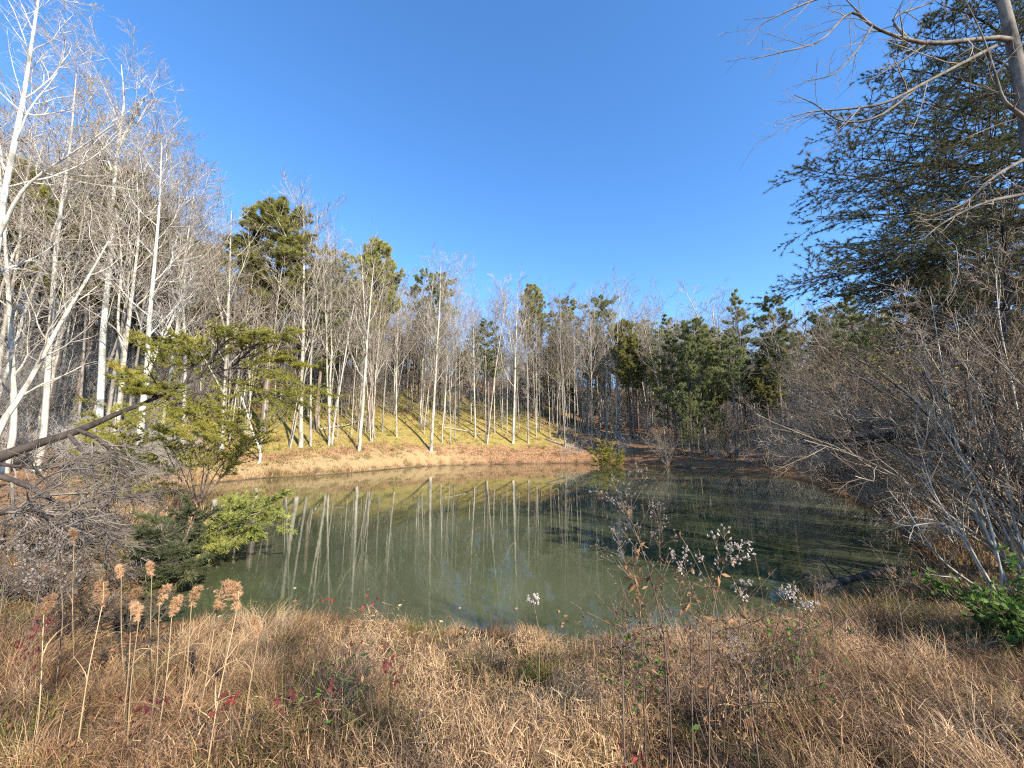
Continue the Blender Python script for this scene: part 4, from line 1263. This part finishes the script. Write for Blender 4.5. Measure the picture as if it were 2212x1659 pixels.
leafy_bush('vine_bush', 'glossy green leafy bush in the lower right corner of the bank', 'bush', at(2165, 1310, 4.4), (0.55, 0.4, 0.3), 900, 0.075, 0.024, M_LEAF_GREEN, 121, None, 10)
leafy_bush('vine_bush', 'second green leafy clump at the right frame edge beside the glossy bush', 'bush', at(2240, 1290, 4.2), (0.5, 0.4, 0.35), 700, 0.075, 0.024, M_LEAF_GREEN, 122, None, 8)
for j, (px, py, Y, n, mt, lab) in enumerate([(2075, 560, 7.5, 110, M_LEAF_GREEN, 'green climbing vine hanging in front of the near pine boughs'), (2090, 640, 7.4, 90, M_LEAF_GREEN, 'lower tangle of vine leaves below the near pine boughs'),
                                             (1860, 690, 8.5, 120, M_LEAF_GREEN, 'dark green leafy sprig in the middle of the right thicket'), (1950, 790, 8, 24, M_LEAF_YELLOW, 'small cluster of yellow leaves in the right thicket'),
                                             (2120, 700, 7.4, 40, M_LEAF_BROWN, 'rust-brown withered leaf cluster high in the right thicket'), (2060, 850, 7, 60, M_LEAF_YELLOW, 'yellow-green leaves low in the right thicket'),
                                             (1890, 730, 8.6, 60, M_LEAF_GREEN, 'green sprig just below the dark leafy one in the thicket')]):
    leafy_bush('leafy_vine', lab, 'vine', at(px, py, Y), (0.4, 0.3, 0.5), n, 0.07, 0.022, mt, 130 + j, 'leafy vines in the right thicket', 3)

# log lying in the water
b = at(1765, 1282, 7.2)
lp, lr = px_line([(1750, 1290, 7.0), (1800, 1268, 7.2), (1860, 1252, 7.5), (1930, 1236, 7.9)], 12, 0.05, 0.04, b, 1.0)
lp[:, 2] += 0.05
lr = 0.058 + 0.012 * np.sin(np.arange(12) * 1.7)
root = thing('fallen_log', 'dark wet log lying slanted in the shallow water at the right bank', 'log', b)
tm = MB(); tm.tubes(lp, lr, 9, 0, True); tm.build('trunk', M_DARK, root)
A = kids(lp, lr, 5, 0.3, 0.9, 0.6, 1.2, 0.3, 0.6, 6, 0.3, 0.1, 0.0, 0.3, 0.006, np.random.default_rng(5))
for q in range(len(A[0])):
    tm = MB(); tm.tubes(A[0][q], A[1][q], 5); tm.build('limb', M_DARK, root)

# ------------------------------------------------------------------ grass (uncountable)
def blades(mb, C, Hh, rng, lean=(0.15, 0.9), curl=(0.15, 0.7), w=0.003, mat=0, n=4, az=None, azs=6.283):
    m = len(C)
    a = rng.uniform(0, 6.283, m) if az is None else az + rng.normal(0, azs, m)
    th = rng.uniform(*lean, m)
    cu = rng.uniform(*curl, m)
    st = Hh / (n - 1)
    p = C.copy()
    out = [p]
    for j in range(n - 1):
        dv = np.stack([np.cos(a) * np.sin(th), np.sin(a) * np.sin(th), np.cos(th)], 1)
        p = p + dv * st[:, None]
        out.append(p)
        th = th + cu
        a = a + rng.normal(0, 0.15, m)
    Cc = np.stack(out, 1)
    sd = a + math.pi / 2 + rng.normal(0, 0.7, m)
    side = np.stack([np.cos(sd), np.sin(sd), rng.normal(0, 0.3, m)], 1)
    tw = np.linspace(1, 0.12, n)[None, :, None] * w * rng.uniform(0.6, 1.4, (m, 1, 1))
    mb.strips(Cc, side[:, None, :] * tw, mat)


def tuft_field(name, label, region, ntuft, per, hh, w, pal, seed, spread=0.09, keep=None, mats=GR, lean=(0.1, 0.95), curl=(0.1, 0.6)):
    rg = np.random.default_rng(seed)
    xy = region(rg, ntuft)
    if keep is not None:
        xy = xy[keep(xy)]
    z = height(xy[:, 0], xy[:, 1])
    m = len(xy)
    Cn = np.repeat(np.column_stack([xy, z - 0.02]), per, 0)
    Cn[:, :2] += rg.normal(0, spread, (m * per, 2))
    hs_ = rg.uniform(hh[0], hh[1], m) * (0.75 + 0.35 * np.clip(wob(xy[:, 0] * 2.2, xy[:, 1] * 2.2), -1, 1))
    if w < 0.004: hs_ = hs_ * np.clip(0.55 + 0.24 * shore_dist(xy[:, 0], xy[:, 1]), 0, 1) * rg.choice([0.6, 1.0, 1.5], m, p=[0.35, 0.5, 0.15]) * np.interp(xy[:, 0], [-2.0, -0.6], [0.68, 1.0])
    H_ = np.repeat(hs_, per) * rg.uniform(0.45, 1.2, m * per)
    # colour patches follow the plants, several tufts of a kind stand together
    pv = wob(xy[:, 0] * 1.3 + 4, xy[:, 1] * 1.3) * 0.5 + rg.normal(0, 0.35, m)
    q = np.argsort(np.argsort(pv)) / m
    cm_ = np.searchsorted(np.cumsum(pal) / np.sum(pal), q)
    mt = np.repeat(cm_, per)
    sw = rg.random(m * per) < 0.25
    mt = np.where(sw, rg.choice(len(pal), m * per, p=np.array(pal) / sum(pal)), mt)
    tuft_az = np.repeat(rg.uniform(0, 6.283, m), per)
    mb = MB()
    blades(mb, Cn, H_, rg, lean, curl, w, mt, 5, tuft_az, 1.1)
    o = mb.build(name, mats, smooth=False)
    tag(o, label, 'grass', kind='stuff')
    return o


def reg_near(rg, n):
    y = 1.1 + (7.2 - 1.1) * rg.random(n * 2) ** 0.9
    x = (rg.random(n * 2) * 2 - 1) * (y * 1.45 + 0.6)
    return np.column_stack([x, y])[:n]


def hollow(p):
    k_ = -p[:, 0] / p[:, 1]
    return (k_ > 0.80) & (k_ < 1.16) & (p[:, 1] > 3.9) & (p[:, 1] < 7.5)


near_keep = lambda p: (shore_dist(p[:, 0], p[:, 1]) > 0.0) & ~(hollow(p) & (np.sin(p[:, 0] * 91.7) > -0.8))
tuft_field('dry_grass', 'matted tan and russet dry grass covering the near bank', reg_near, 3800, 48, (0.16, 0.42), 0.0024, [3, 4, 5, 11, 2.2, 0.8], 301, 0.07, near_keep)
tuft_field('thatch_grass', 'short flattened straw lying between the grass tufts of the near bank', reg_near, 3200, 22, (0.10, 0.26), 0.003, [2, 4, 5, 9, 0.8, 0.2], 302, 0.12, near_keep, GR, (0.6, 1.5), (-0.1, 0.4))


def reg_clump(rg, n):
    p = reg_near(rg, n)
    return p[wob(p[:, 0] * 2.7 + 1.0, p[:, 1] * 2.7) > 0.0]


tuft_field('clump_grass', 'arching straw-coloured grass clumps standing above the matted near bank', reg_clump, 900, 150, (0.34, 0.74), 0.0025, [9, 6, 3, 3.5, 1.6, 0.3], 308, 0.05, near_keep, GR, (0.05, 0.75), (0.1, 0.5))


def reg_corner(rg, n):
    y = rg.uniform(1.4, 4.3, n)
    return np.column_stack([-y * rg.uniform(0.35, 1.5, n), y])


tuft_field('corner_grass', 'matted brown and straw grass beneath the reed plumes', reg_corner, 1500, 60, (0.2, 0.46), 0.0024, [4, 5, 5, 8, 1.6, 0.5], 312, 0.08, near_keep)


def mound_field(name, label, nm, per, seed, pal):
    rg = np.random.default_rng(seed)
    xy = reg_near(rg, nm)
    xy = xy[near_keep(xy)]
    xy = xy[wob(xy[:, 0] * 1.9 + 7, xy[:, 1] * 1.9) > -0.1]
    m = len(xy)
    rad = rg.uniform(0.10, 0.36, m)
    hg = rad * rg.uniform(0.9, 1.7, m) * np.clip(0.3 + 0.5 * shore_dist(xy[:, 0], xy[:, 1]), 0, 1)
    C = np.repeat(np.column_stack([xy, height(xy[:, 0], xy[:, 1])]), per, 0)
    dr = rg.normal(0, 1, (m * per, 3))
    dr[:, 2] = np.abs(dr[:, 2])
    dr = nrm(dr) * rg.uniform(0.55, 1.05, (m * per, 1))
    C = C + dr * np.column_stack([np.repeat(rad, per), np.repeat(rad, per), np.repeat(hg, per)])
    q = np.argsort(np.argsort(wob(xy[:, 0] * 1.7, xy[:, 1] * 1.7 + 3) + rg.normal(0, 0.5, m))) / m
    mt = np.repeat(np.searchsorted(np.cumsum(pal) / np.sum(pal), q), per)
    sw = rg.random(m * per) < 0.3
    mt = np.where(sw, rg.choice(len(pal), m * per, p=np.array(pal) / sum(pal)), mt)
    mb = MB()
    blades(mb, C, rg.uniform(0.05, 0.17, m * per), rg, (0.2, 2.2), (-0.2, 0.7), 0.0023, mt, 4)
    tag(mb.build(name, GR, smooth=False), label, 'grass', kind='stuff')


mound_field('curled_grass', 'fuzzy mounds of curled peach and tan dry grass on the near bank', 2100, 300, 311, [8, 6, 4, 5.5, 1.4, 0.5])


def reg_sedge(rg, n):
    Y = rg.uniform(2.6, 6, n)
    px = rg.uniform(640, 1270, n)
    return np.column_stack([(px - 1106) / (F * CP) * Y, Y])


tuft_field('sedge_grass', 'dark olive sedge tufts, darkened further for shade, between the water and the dry grass', reg_sedge, 520, 110, (0.3, 0.66), 0.0026, [0.6, 1.0, 2, 6, 4, 1.5], 309, 0.06, near_keep, GR, (0.05, 0.7), (0.1, 0.5))  # olive is the sedge's own; the extra brown stands in for shade


def reg_shore(rg, n):
    i = rg.integers(0, len(SH), n)
    p = SH[i] + nrm(SH[i] - cen) * rg.exponential(1.0, (n, 1)) + rg.normal(0, 0.2, (n, 2))
    return p


tuft_field('shore_grass', 'tall tan grass fringing the left and far waterline', reg_shore, 5200, 14, (0.3, 0.75), 0.010, [7, 5, 2, 1, 2, 0], 303, 0.12,
           lambda p: (shore_dist(p[:, 0], p[:, 1]) > 0.02) & (p[:, 1] > 9) & (np.arctan2(p[:, 0], p[:, 1] - 22) < 0.1), GR, (0.05, 0.5), (0.05, 0.35))
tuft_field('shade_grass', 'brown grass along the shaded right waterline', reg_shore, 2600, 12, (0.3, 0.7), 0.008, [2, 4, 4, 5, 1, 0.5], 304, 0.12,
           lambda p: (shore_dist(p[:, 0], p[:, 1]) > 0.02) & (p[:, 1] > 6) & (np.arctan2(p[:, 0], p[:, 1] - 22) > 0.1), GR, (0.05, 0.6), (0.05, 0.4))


def reg_slope(rg, n):
    px = rg.uniform(200, 1250, n)
    Y = rg.uniform(24, 75, n)
    return np.column_stack([(px - 1106) / (F * CP) * Y, Y])


tuft_field('slope_grass', 'sparse mossy yellow-green grass on the sunny far slope', reg_slope, 9000, 14, (0.25, 0.8), 0.02, [2, 2, 1, 0.5, 6, 1.2], 305, 0.2,
           lambda p: shore_dist(p[:, 0], p[:, 1]) > 2.5, GR, (0.1, 0.9), (0.05, 0.4))


def reg_left(rg, n):
    y = rg.uniform(4, 22, n)
    return np.column_stack([-y * rg.uniform(0.75, 1.6, n), y])


tuft_field('bank_grass', 'rough brown grass on the left bank under the shrubs', reg_left, 2600, 18, (0.12, 0.34), 0.006, [4, 5, 4, 3, 2, 0.5], 306, 0.1, lambda p: (shore_dist(p[:, 0], p[:, 1]) > 0.3) & ~hollow(p))


def reg_right(rg, n):
    y = rg.uniform(3.5, 24, n)
    return np.column_stack([y * rg.uniform(0.7, 1.6, n), y])


tuft_field('bank_grass', 'brown grass on the right bank below the leaning shrubs', reg_right, 2200, 16, (0.15, 0.45), 0.006, [3, 5, 4, 5, 1, 0.8], 307, 0.1, lambda p: shore_dist(p[:, 0], p[:, 1]) > 0.1)

# fallen leaves on the near bank
rg = np.random.default_rng(320)
xy = reg_near(rg, 5200)
xy = np.vstack([xy, reg_left(rg, 3000), reg_right(rg, 3000)])
xy = xy[shore_dist(xy[:, 0], xy[:, 1]) > 0.1]
pos = np.column_stack([xy, height(xy[:, 0], xy[:, 1]) + rg.uniform(0.0, 0.16, len(xy))])
fm = MB()
fm.quads(leaf_quads(pos, nrm(rg.normal(0, 1, pos.shape) * np.array([1, 1, 0.4])), 0.05, 0.015, rg, 0.5), rg.choice(3, len(pos), p=[0.86, 0.03, 0.11]))
tag(fm.build('fallen_leaves', [M_LEAF_BROWN, M_STRAW, M_LEAF_MAROON], smooth=False), 'brown fallen leaves caught in the bank grass', 'leaves', kind='stuff')

rg = np.random.default_rng(325)
i = rg.integers(0, len(SH), 260)
xy = SH[i] - nrm(SH[i] - cen) * rg.exponential(0.5, (260, 1)) + rg.normal(0, 0.2, (260, 2))
xy = xy[shore_dist(xy[:, 0], xy[:, 1]) < -0.1]
fm = MB()
fm.quads(leaf_quads(np.column_stack([xy, np.full(len(xy), 0.012)]), nrm(rg.normal(0, 1, (len(xy), 3)) * np.array([1, 1, 0.03])), 0.07, 0.022, rg, 0.05), rg.choice(2, len(xy)))
tag(fm.build('floating_leaves', [M_LEAF_BROWN, M_STRAW], smooth=False), 'brown leaves floating on the pond along its edges', 'leaves', kind='stuff')

# brushy undergrowth on the far side
rg = np.random.default_rng(330)
mb = MB()
nb = 3400
px = rg.uniform(-100, 2000, nb * 3)
Y = rg.uniform(20, 105, nb * 3)
xy = np.column_stack([(px - 1106) / (F * CP) * Y, Y])
d = shore_dist(xy[:, 0], xy[:, 1])
ok = (d > 1.5) & (d < 80) & ~((px > 450) & (px < 1200) & (d < 9)) & (rg.random(len(d)) < np.where((px > 450) & (px < 1200) & (d < 26), 0.16, np.where((px > 1150) & (px < 1500) & (d < 26), 0.4, 1.0)))
xy = xy[ok][:nb]
b0 = np.column_stack([xy, height(xy[:, 0], xy[:, 1]) - 0.05])
seed_p = np.repeat(b0, 5, 0) + rg.normal(0, 0.25, (len(b0) * 5, 3)) * np.array([1, 1, 0])
hh = rg.uniform(0.8, 2.6, len(seed_p)) + np.repeat(np.where(d[ok][:nb] > 12, rg.uniform(0, 5.0, len(b0)), 0), 5)
dv = nrm(np.column_stack([rg.normal(0, 0.35, (len(seed_p), 2)), np.ones(len(seed_p))]))
ST = np.stack([seed_p + dv * hh[:, None] * t + rg.normal(0, 0.05, seed_p.shape) for t in np.linspace(0, 1, 5)], 1)
SR = np.linspace(0.018, 0.007, 5)[None].repeat(len(ST), 0)
Bq = kids(ST, SR, 4, 0.3, 1, 0.4, 1.0, 0.3, 0.6, 4, 0.7, 0.1, 0.03, 0.3, 0.007, rg)
Cq = kids(*Bq, 3, 0.3, 1, 0.4, 1.0, 0.3, 0.7, 3, 0.8, 0.1, 0.0, 0.3, 0.006, rg)
mb.tubes(ST, SR, 3, 0); mb.tubes(*Bq, 3, 1); mb.tubes(*Cq, 3, 1)
tag(mb.build('undergrowth', [M_GREY, M_TWIGP]), 'thin leafless saplings and brush between the trees of the far side', 'undergrowth', kind='stuff')

# ------------------------------------------------------------------ near bank plants
def reed(label, head, Y, base_px, size, seed, droop=0.3):
    top = at(head[0], head[1], Y)
    bx = at(base_px, 1500, Y)[0]
    b = np.array([bx, Y, hz(bx, Y) - 0.03])
    root = thing('reed_plume', label, 'reed', b, 'dry reed plumes on the near bank')
    rg = np.random.default_rng(seed)
    e = top - b
    dirs = rg.choice([-1, 1])
    P_ = spline([np.zeros(3), e * 0.5 + np.array([dirs * 0.015, 0, 0]), e, e + np.array([0.02 * dirs * droop * 3, 0, size * 0.95])], 14)
    R_ = np.linspace(0.0045, 0.0018, 14)
    sm = MB(); sm.tubes(P_, R_, 5); sm.build('stalk', M_STRAW, root)
    # seed head: drooping sprays of fluff along the last stretch
    size *= 1.2
    ax = spline([e - np.array([0, 0, size * 0.25]), e + np.array([0.01 * dirs, 0, size * 0.3]), e + np.array([0.05 * dirs * droop * 3, 0, size * 0.75])], 10)
    n = 64
    t = rg.random(n)
    i = np.clip((t * 9).astype(int), 0, 8)
    f = (t * 9 - i)[:, None]
    p0 = ax[i] * (1 - f) + ax[i + 1] * f
    wid = np.sin(np.pi * np.clip(t * 0.85 + 0.12, 0, 1)) * size * 0.15 + size * 0.02
    a = rg.uniform(0, 6.283, n)
    out_ = np.stack([np.cos(a) + 0.6 * dirs, np.sin(a), rg.uniform(0.8, 2.2, n)], 1) * wid[:, None]
    S = np.stack([p0, p0 + out_ * 0.7 + np.array([0, 0, 0.01]), p0 + out_ * 1.15 + np.array([0, 0, -0.25]) * wid[:, None]], 1)
    fm = MB()
    fm.tubes(S, np.full(S.shape[:2], 0.0012), 3)
    fm.tris(tufts(S, 6, 0.1, 6, 0.022, 0.0022, 0.6, rg))
    fm.build('seed_head', M_PLUME, root, smooth=False)
    for q in (2, 4, 6):
        lm = MB()
        blades(lm, P_[q][None], rg.uniform(0.2, 0.4, 1), rg, (0.3, 0.8), (0.2, 0.5), 0.004, 0, 6)
        lm.build('leaf_blade', GR[0], root, smooth=False)


REEDS = [(470, 1310, 2.9, 425, 0.17, 'largest russet reed plume standing in front of the pond at left'), (513, 1308, 2.5, 462, 0.13, 'tall reed plume on the longest straight stalk right of the largest plume'),
         (414, 1303, 3.2, 395, 0.12, 'slim reed plume just left of the largest plume'), (345, 1300, 3.2, 335, 0.12, 'upright reed plume in the middle of the left cluster'),
         (372, 1322, 3.1, 352, 0.11, 'nodding reed plume bent right in the left cluster'), (222, 1300, 3.0, 185, 0.14, 'leaning reed plume on the left of the cluster before the dark hollow'),
         (284, 1305, 3.3, 275, 0.12, 'thin pale reed plume left of the nodding one'), (328, 1240, 4.2, 325, 0.11, 'small reed plume behind the cluster by the dark evergreen bush'),
         (559, 1368, 2.8, 535, 0.10, 'lowest reed plume leaning right beside the longest stalk'), (160, 1170, 4.6, 150, 0.14, 'single reed plume standing high among the grey shrubs'),
         (262, 1245, 4.0, 268, 0.10, 'faint reed plume behind the leaning one'), (300, 1335, 3.0, 292, 0.10, 'short drooping reed plume below the thin pale one'), (95, 1320, 3.0, 100, 0.11, 'reed plume near the left edge above the dry grass')]
for j, (hx, hy, Y, bx, sz, lab) in enumerate(REEDS):
    reed(lab, (hx, hy), Y, bx, sz, 400 + j)


def sprig(label, tip, Y, mat, seed, n=14, L_=0.042, W_=0.012, size=0.08, group='red-leaved sprigs on the near bank'):
    top = at(tip[0], tip[1], Y)
    bx = top[0] + (seed % 5 - 2) * 0.03
    b = np.array([bx, Y + 0.02, hz(bx, Y) - 0.03])
    root = thing('leafy_sprig', label, 'sprig', b, group)
    rg = np.random.default_rng(seed)
    e = top - b
    P_ = spline([np.zeros(3), e * 0.55 + rg.normal(0, 0.02, 3), e], 10)
    sm = MB(); sm.tubes(P_, np.linspace(0.003, 0.0015, 10), 5)
    B = kids(P_, np.linspace(0.003, 0.0015, 10), 6, 0.55, 1.0, 0.5, 1.1, 0.12, 0.25, 4, 0.7, 0.1, 0, 0.3, 0.001, rg)
    sm.tubes(*B, 3); sm.build('stem', M_STALK, root)
    c = e + rg.normal(0, size * 0.55, (n, 3)) * np.array([1, 0.6, 1])
    d = nrm(rg.normal(0, 1, (n, 3)) + np.array([0, -0.2, -0.5]))
    fm = MB(); fm.quads(leaf_quads(c, d, L_, W_, rg)); fm.build('foliage', mat, root, smooth=False)


SPR = [(763, 1385, 3.2, M_LEAF_RED, 'bright red leaves hanging on a stem at the grass edge left of middle'), (842, 1448, 2.7, M_LEAF_RED, 'largest bright red leaf cluster above the grass below the pond'),
       (706, 1300, 3.8, M_LEAF_RED, 'small red leaf cluster against the water above the others'), (792, 1302, 3.8, M_LEAF_RED, 'tiny red leaves against the water right of the small cluster'),
       (1345, 1312, 3.0, M_LEAF_RED, 'red leaves on a weed stem before the bright water at right of middle'), (1368, 1345, 3.0, M_LEAF_BROWN, 'orange-brown leaf just below the red leaves at right of middle'),
       (800, 1470, 2.6, M_LEAF_BROWN, 'rusty leaf sprig left of the largest red cluster'), (330, 1525, 2.3, M_LEAF_MAROON, 'dark red leaves low in the grass at left'),
       (498, 1512, 2.4, M_LEAF_RED, 'crimson leaves beside the longest reed stalk'), (615, 1520, 2.4, M_LEAF_MAROON, 'purple-red leaves deep in the grass right of the longest stalk'),
       (715, 1500, 2.5, M_LEAF_MAROON, 'dark purple leaves in the green patch below the red clusters'), (1360, 1640, 1.9, M_LEAF_RED, 'red leaves at the bottom edge right of middle'),
       (1000, 1365, 3.8, M_LEAF_MAROON, 'maroon leaves at the water edge in the middle'), (1530, 1350, 3.2, M_LEAF_BROWN, 'rusty leaves under the white seed heads'),
       (100, 1345, 3.0, M_LEAF_MAROON, 'dark maroon shrub leaves at the left edge'), (60, 1400, 2.7, M_LEAF_MAROON, 'lower maroon leaves at the left edge beside dry grass')]
for j, (hx, hy, Y, mt, lab) in enumerate(SPR):
    sprig(lab, (hx, hy), Y, mt, 430 + j, 16 if j in (1, 14, 15) else 11)


def weed(name, label, pts, seed, heads=40, hmat=M_SEED, hl=0.02, hw=0.006, n1=10, t0=0.5, r=0.005, l1=(0.12, 0.26), leaves=0, cat='weed', a=(0.4, 0.9), pull=None, n2=5):
    p = [at(*q) for q in pts]
    b = np.array([p[0][0], p[0][1], hz(p[0][0], p[0][1]) - 0.03])
    root = thing(name, label, cat, b, 'dry weeds on the near bank')
    rg = np.random.default_rng(seed)
    P_ = spline([b] + p[1:], 14) - b
    R_ = np.linspace(r, 0.0015, 14)
    sm = MB(); sm.tubes(P_, R_, 5); sm.build('stem', M_STALK, root)
    A = kids(P_, R_, n1, t0, 1.0, a[0], a[1], l1[0], l1[1], 6, 0.6, 0.09, 0.03, 0.4, 0.0013, rg, pull)
    B = kids(*A, n2, 0.3, 1.0, 0.4, 0.9, 0.25, 0.5, 4, 0.7, 0.1, 0.03, 0.3, 0.0011, rg)
    cm = MB(); cm.tubes(*A, 4); cm.tubes(*B, 3); cm.build('branch_frame', M_STALK, root)
    for q in range(n1):
        fm = MB()
        fm.tris(tufts(B[0][q * n2:(q + 1) * n2], 2, 0.75, 7, hl * 0.6, hw * 0.6, 1.6, rg, 0.0)); fm.tris(tufts(A[0][q:q + 1], 2, 0.85, 8, hl * 0.65, hw * 0.6, 1.6, rg, 0.0))
        fm.build('seed_head', hmat, root, smooth=False)
    if leaves:
        c = P_[rg.integers(3, 12, leaves)] + rg.normal(0, 0.02, (leaves, 3))
        lm = MB(); lm.quads(leaf_quads(c, nrm(rg.normal(0, 1, (leaves, 3)) + np.array([0, 0, -0.4])), 0.06, 0.012, rg)); lm.build('foliage', M_LEAF_BROWN, root, smooth=False)


weed('seed_weed', 'tallest dry weed with fuzzy brown heads bending left over the water', [(1447, 1630, 2.2), (1440, 1420, 2.25), (1400, 1230, 2.3), (1365, 1130, 2.3), (1340, 1075, 2.3)], 451, n1=16, t0=0.55, leaves=26, hl=0.016, hw=0.004, l1=(0.1, 0.2))
weed('seed_weed', 'thin grey weed with sparse heads beside the tallest dry weed', [(1440, 1500, 2.8), (1430, 1300, 2.8), (1425, 1180, 2.8), (1425, 1110, 2.8)], 452, n1=9, t0=0.6, leaves=8, hl=0.014, hw=0.004, l1=(0.06, 0.14))
weed('seed_weed', 'leafy dark weed under the tallest dry weed with reddish dry leaves', [(1390, 1560, 2.6), (1385, 1350, 2.6), (1370, 1250, 2.6), (1340, 1200, 2.6)], 453, n1=10, t0=0.4, leaves=40, hl=0.014, hw=0.004)
weed('aster_weed', 'white fluffy aster heads highest of the right-hand group over the water', [(1520, 1600, 2.5), (1535, 1380, 2.5), (1555, 1250, 2.5), (1575, 1185, 2.5)], 454, n1=10, t0=0.7, hmat=M_FLUFF, hl=0.018, hw=0.007, leaves=14, l1=(0.06, 0.16), pull=(0.05, 0, 0))
weed('aster_weed', 'white aster heads just left of the highest group above green leaves', [(1490, 1590, 2.6), (1492, 1380, 2.6), (1490, 1270, 2.6), (1475, 1205, 2.6)], 455, n1=8, t0=0.65, hmat=M_FLUFF, hl=0.016, hw=0.005, leaves=20, l1=(0.06, 0.14))
weed('aster_weed', 'pale aster heads low in the right-hand group near the grass', [(1590, 1560, 2.7), (1595, 1420, 2.7), (1600, 1330, 2.7), (1605, 1262, 2.7)], 456, n1=6, t0=0.75, hmat=M_FLUFF, hl=0.016, hw=0.006, leaves=8, l1=(0.04, 0.1))
weed('aster_weed', 'white aster heads leaning right at the edge of the grass', [(1640, 1540, 3.0), (1670, 1400, 3.0), (1690, 1320, 3.0), (1708, 1280, 3.0)], 457, n1=8, t0=0.7, hmat=M_FLUFF, hl=0.018, hw=0.006, leaves=8, l1=(0.05, 0.14), pull=(0.03, 0, -0.02))
weed('aster_weed', 'rightmost small white aster head drooping over the grass edge', [(1700, 1530, 3.1), (1725, 1400, 3.1), (1740, 1340, 3.1), (1752, 1310, 3.1)], 458, n1=5, t0=0.75, hmat=M_FLUFF, hl=0.016, hw=0.006, l1=(0.04, 0.1))
weed('aster_weed', 'single bright white fluffy head alone before the water at middle', [(1160, 1500, 3.0), (1165, 1400, 3.0), (1160, 1340, 3.0), (1152, 1303, 3.0)], 459, n1=6, t0=0.88, hmat=M_FLUFF, hl=0.02, hw=0.008, l1=(0.05, 0.11))
weed('seed_weed', 'dark slanting weed stalk in the lower right grass', [(1640, 1600, 2.2), (1620, 1500, 2.25), (1595, 1420, 2.3), (1580, 1380, 2.3)], 460, n1=8, t0=0.3, leaves=18, hl=0.012, hw=0.004, l1=(0.06, 0.12))
weed('seed_weed', 'straight pale stalk rising from the dark hollow right of middle', [(1345, 1610, 2.0), (1346, 1520, 2.0), (1347, 1440, 2.05), (1348, 1400, 2.05)], 461, n1=3, t0=0.8, hl=0.01, hw=0.003, l1=(0.03, 0.08))
weed('seed_weed', 'grey fuzzy weed at the left among the shrubs, nearer the reeds', [(60, 1450, 3.6), (75, 1330, 3.7), (90, 1240, 3.8), (100, 1180, 3.8)], 462, n1=14, t0=0.35, hl=0.022, hw=0.007, hmat=M_SEED, l1=(0.15, 0.3))
weed('seed_weed', 'grey fuzzy weed left of the leaning reed plume', [(130, 1440, 3.7), (135, 1340, 3.8), (130, 1260, 3.9), (125, 1205, 3.9)], 463, n1=14, t0=0.35, hl=0.022, hw=0.007, hmat=M_SEED, l1=(0.15, 0.3))
weed('seed_weed', 'grey fuzzy weed at the left frame edge under the shrubs', [(-10, 1420, 3.6), (0, 1330, 3.7), (10, 1250, 3.8), (20, 1195, 3.8)], 464, n1=14, t0=0.35, hl=0.022, hw=0.007, hmat=M_SEED, l1=(0.15, 0.3))
weed('seed_weed', 'dry weed with thin branches at the right grass edge near the log', [(1790, 1500, 3.4), (1800, 1380, 3.5), (1790, 1300, 3.5), (1770, 1250, 3.5)], 465, n1=10, t0=0.4, hl=0.012, hw=0.003, l1=(0.12, 0.25))
weed('seed_weed', 'wiry weed at the right grass edge before the leaning shrubs', [(1960, 1480, 3.6), (1950, 1360, 3.7), (1930, 1260, 3.8), (1900, 1180, 3.8)], 466, n1=12, t0=0.35, hl=0.010, hw=0.003, l1=(0.12, 0.25))
leafy_bush('green_weed', 'small green leafy patch in the grass below the red leaf clusters', 'weed', at(745, 1490, 2.6), (0.2, 0.15, 0.08), 80, 0.045, 0.008, M_LEAF_GREEN, 471, 'green weeds on the near bank', 5, None, 0.003)
leafy_bush('green_weed', 'green leafy weed at the water edge under the tall dry weed', 'weed', at(1375, 1425, 3.0), (0.22, 0.15, 0.12), 130, 0.055, 0.012, M_LEAF_GREEN, 472, 'green weeds on the near bank', 5, None, 0.003)
leafy_bush('brown_weed', 'bushy brown dry weed beneath the white aster heads', 'weed', at(1535, 1340, 2.7), (0.22, 0.15, 0.24), 330, 0.03, 0.006, M_LEAF_BROWN, 474, 'bushy dry weeds at the water edge', 6, None, 0.0032)
leafy_bush('brown_weed', 'bushy brown dry weed around the foot of the tallest dry weed', 'weed', at(1385, 1340, 2.9), (0.2, 0.15, 0.22), 300, 0.03, 0.006, M_LEAF_BROWN, 475, 'bushy dry weeds at the water edge', 6, None, 0.0032)
leafy_bush('brown_weed', 'olive bushy weed between the white asters and the grass edge', 'weed', at(1600, 1360, 3.0), (0.25, 0.15, 0.18), 260, 0.03, 0.007, GR[4], 476, 'bushy dry weeds at the water edge', 6, None, 0.0032)
leafy_bush('green_weed', 'green leaves at the right grass edge beside the white asters', 'weed', at(1690, 1360, 3.2), (0.25, 0.15, 0.12), 110, 0.05, 0.012, M_LEAF_GREEN, 473, 'green weeds on the near bank', 5, None, 0.003)
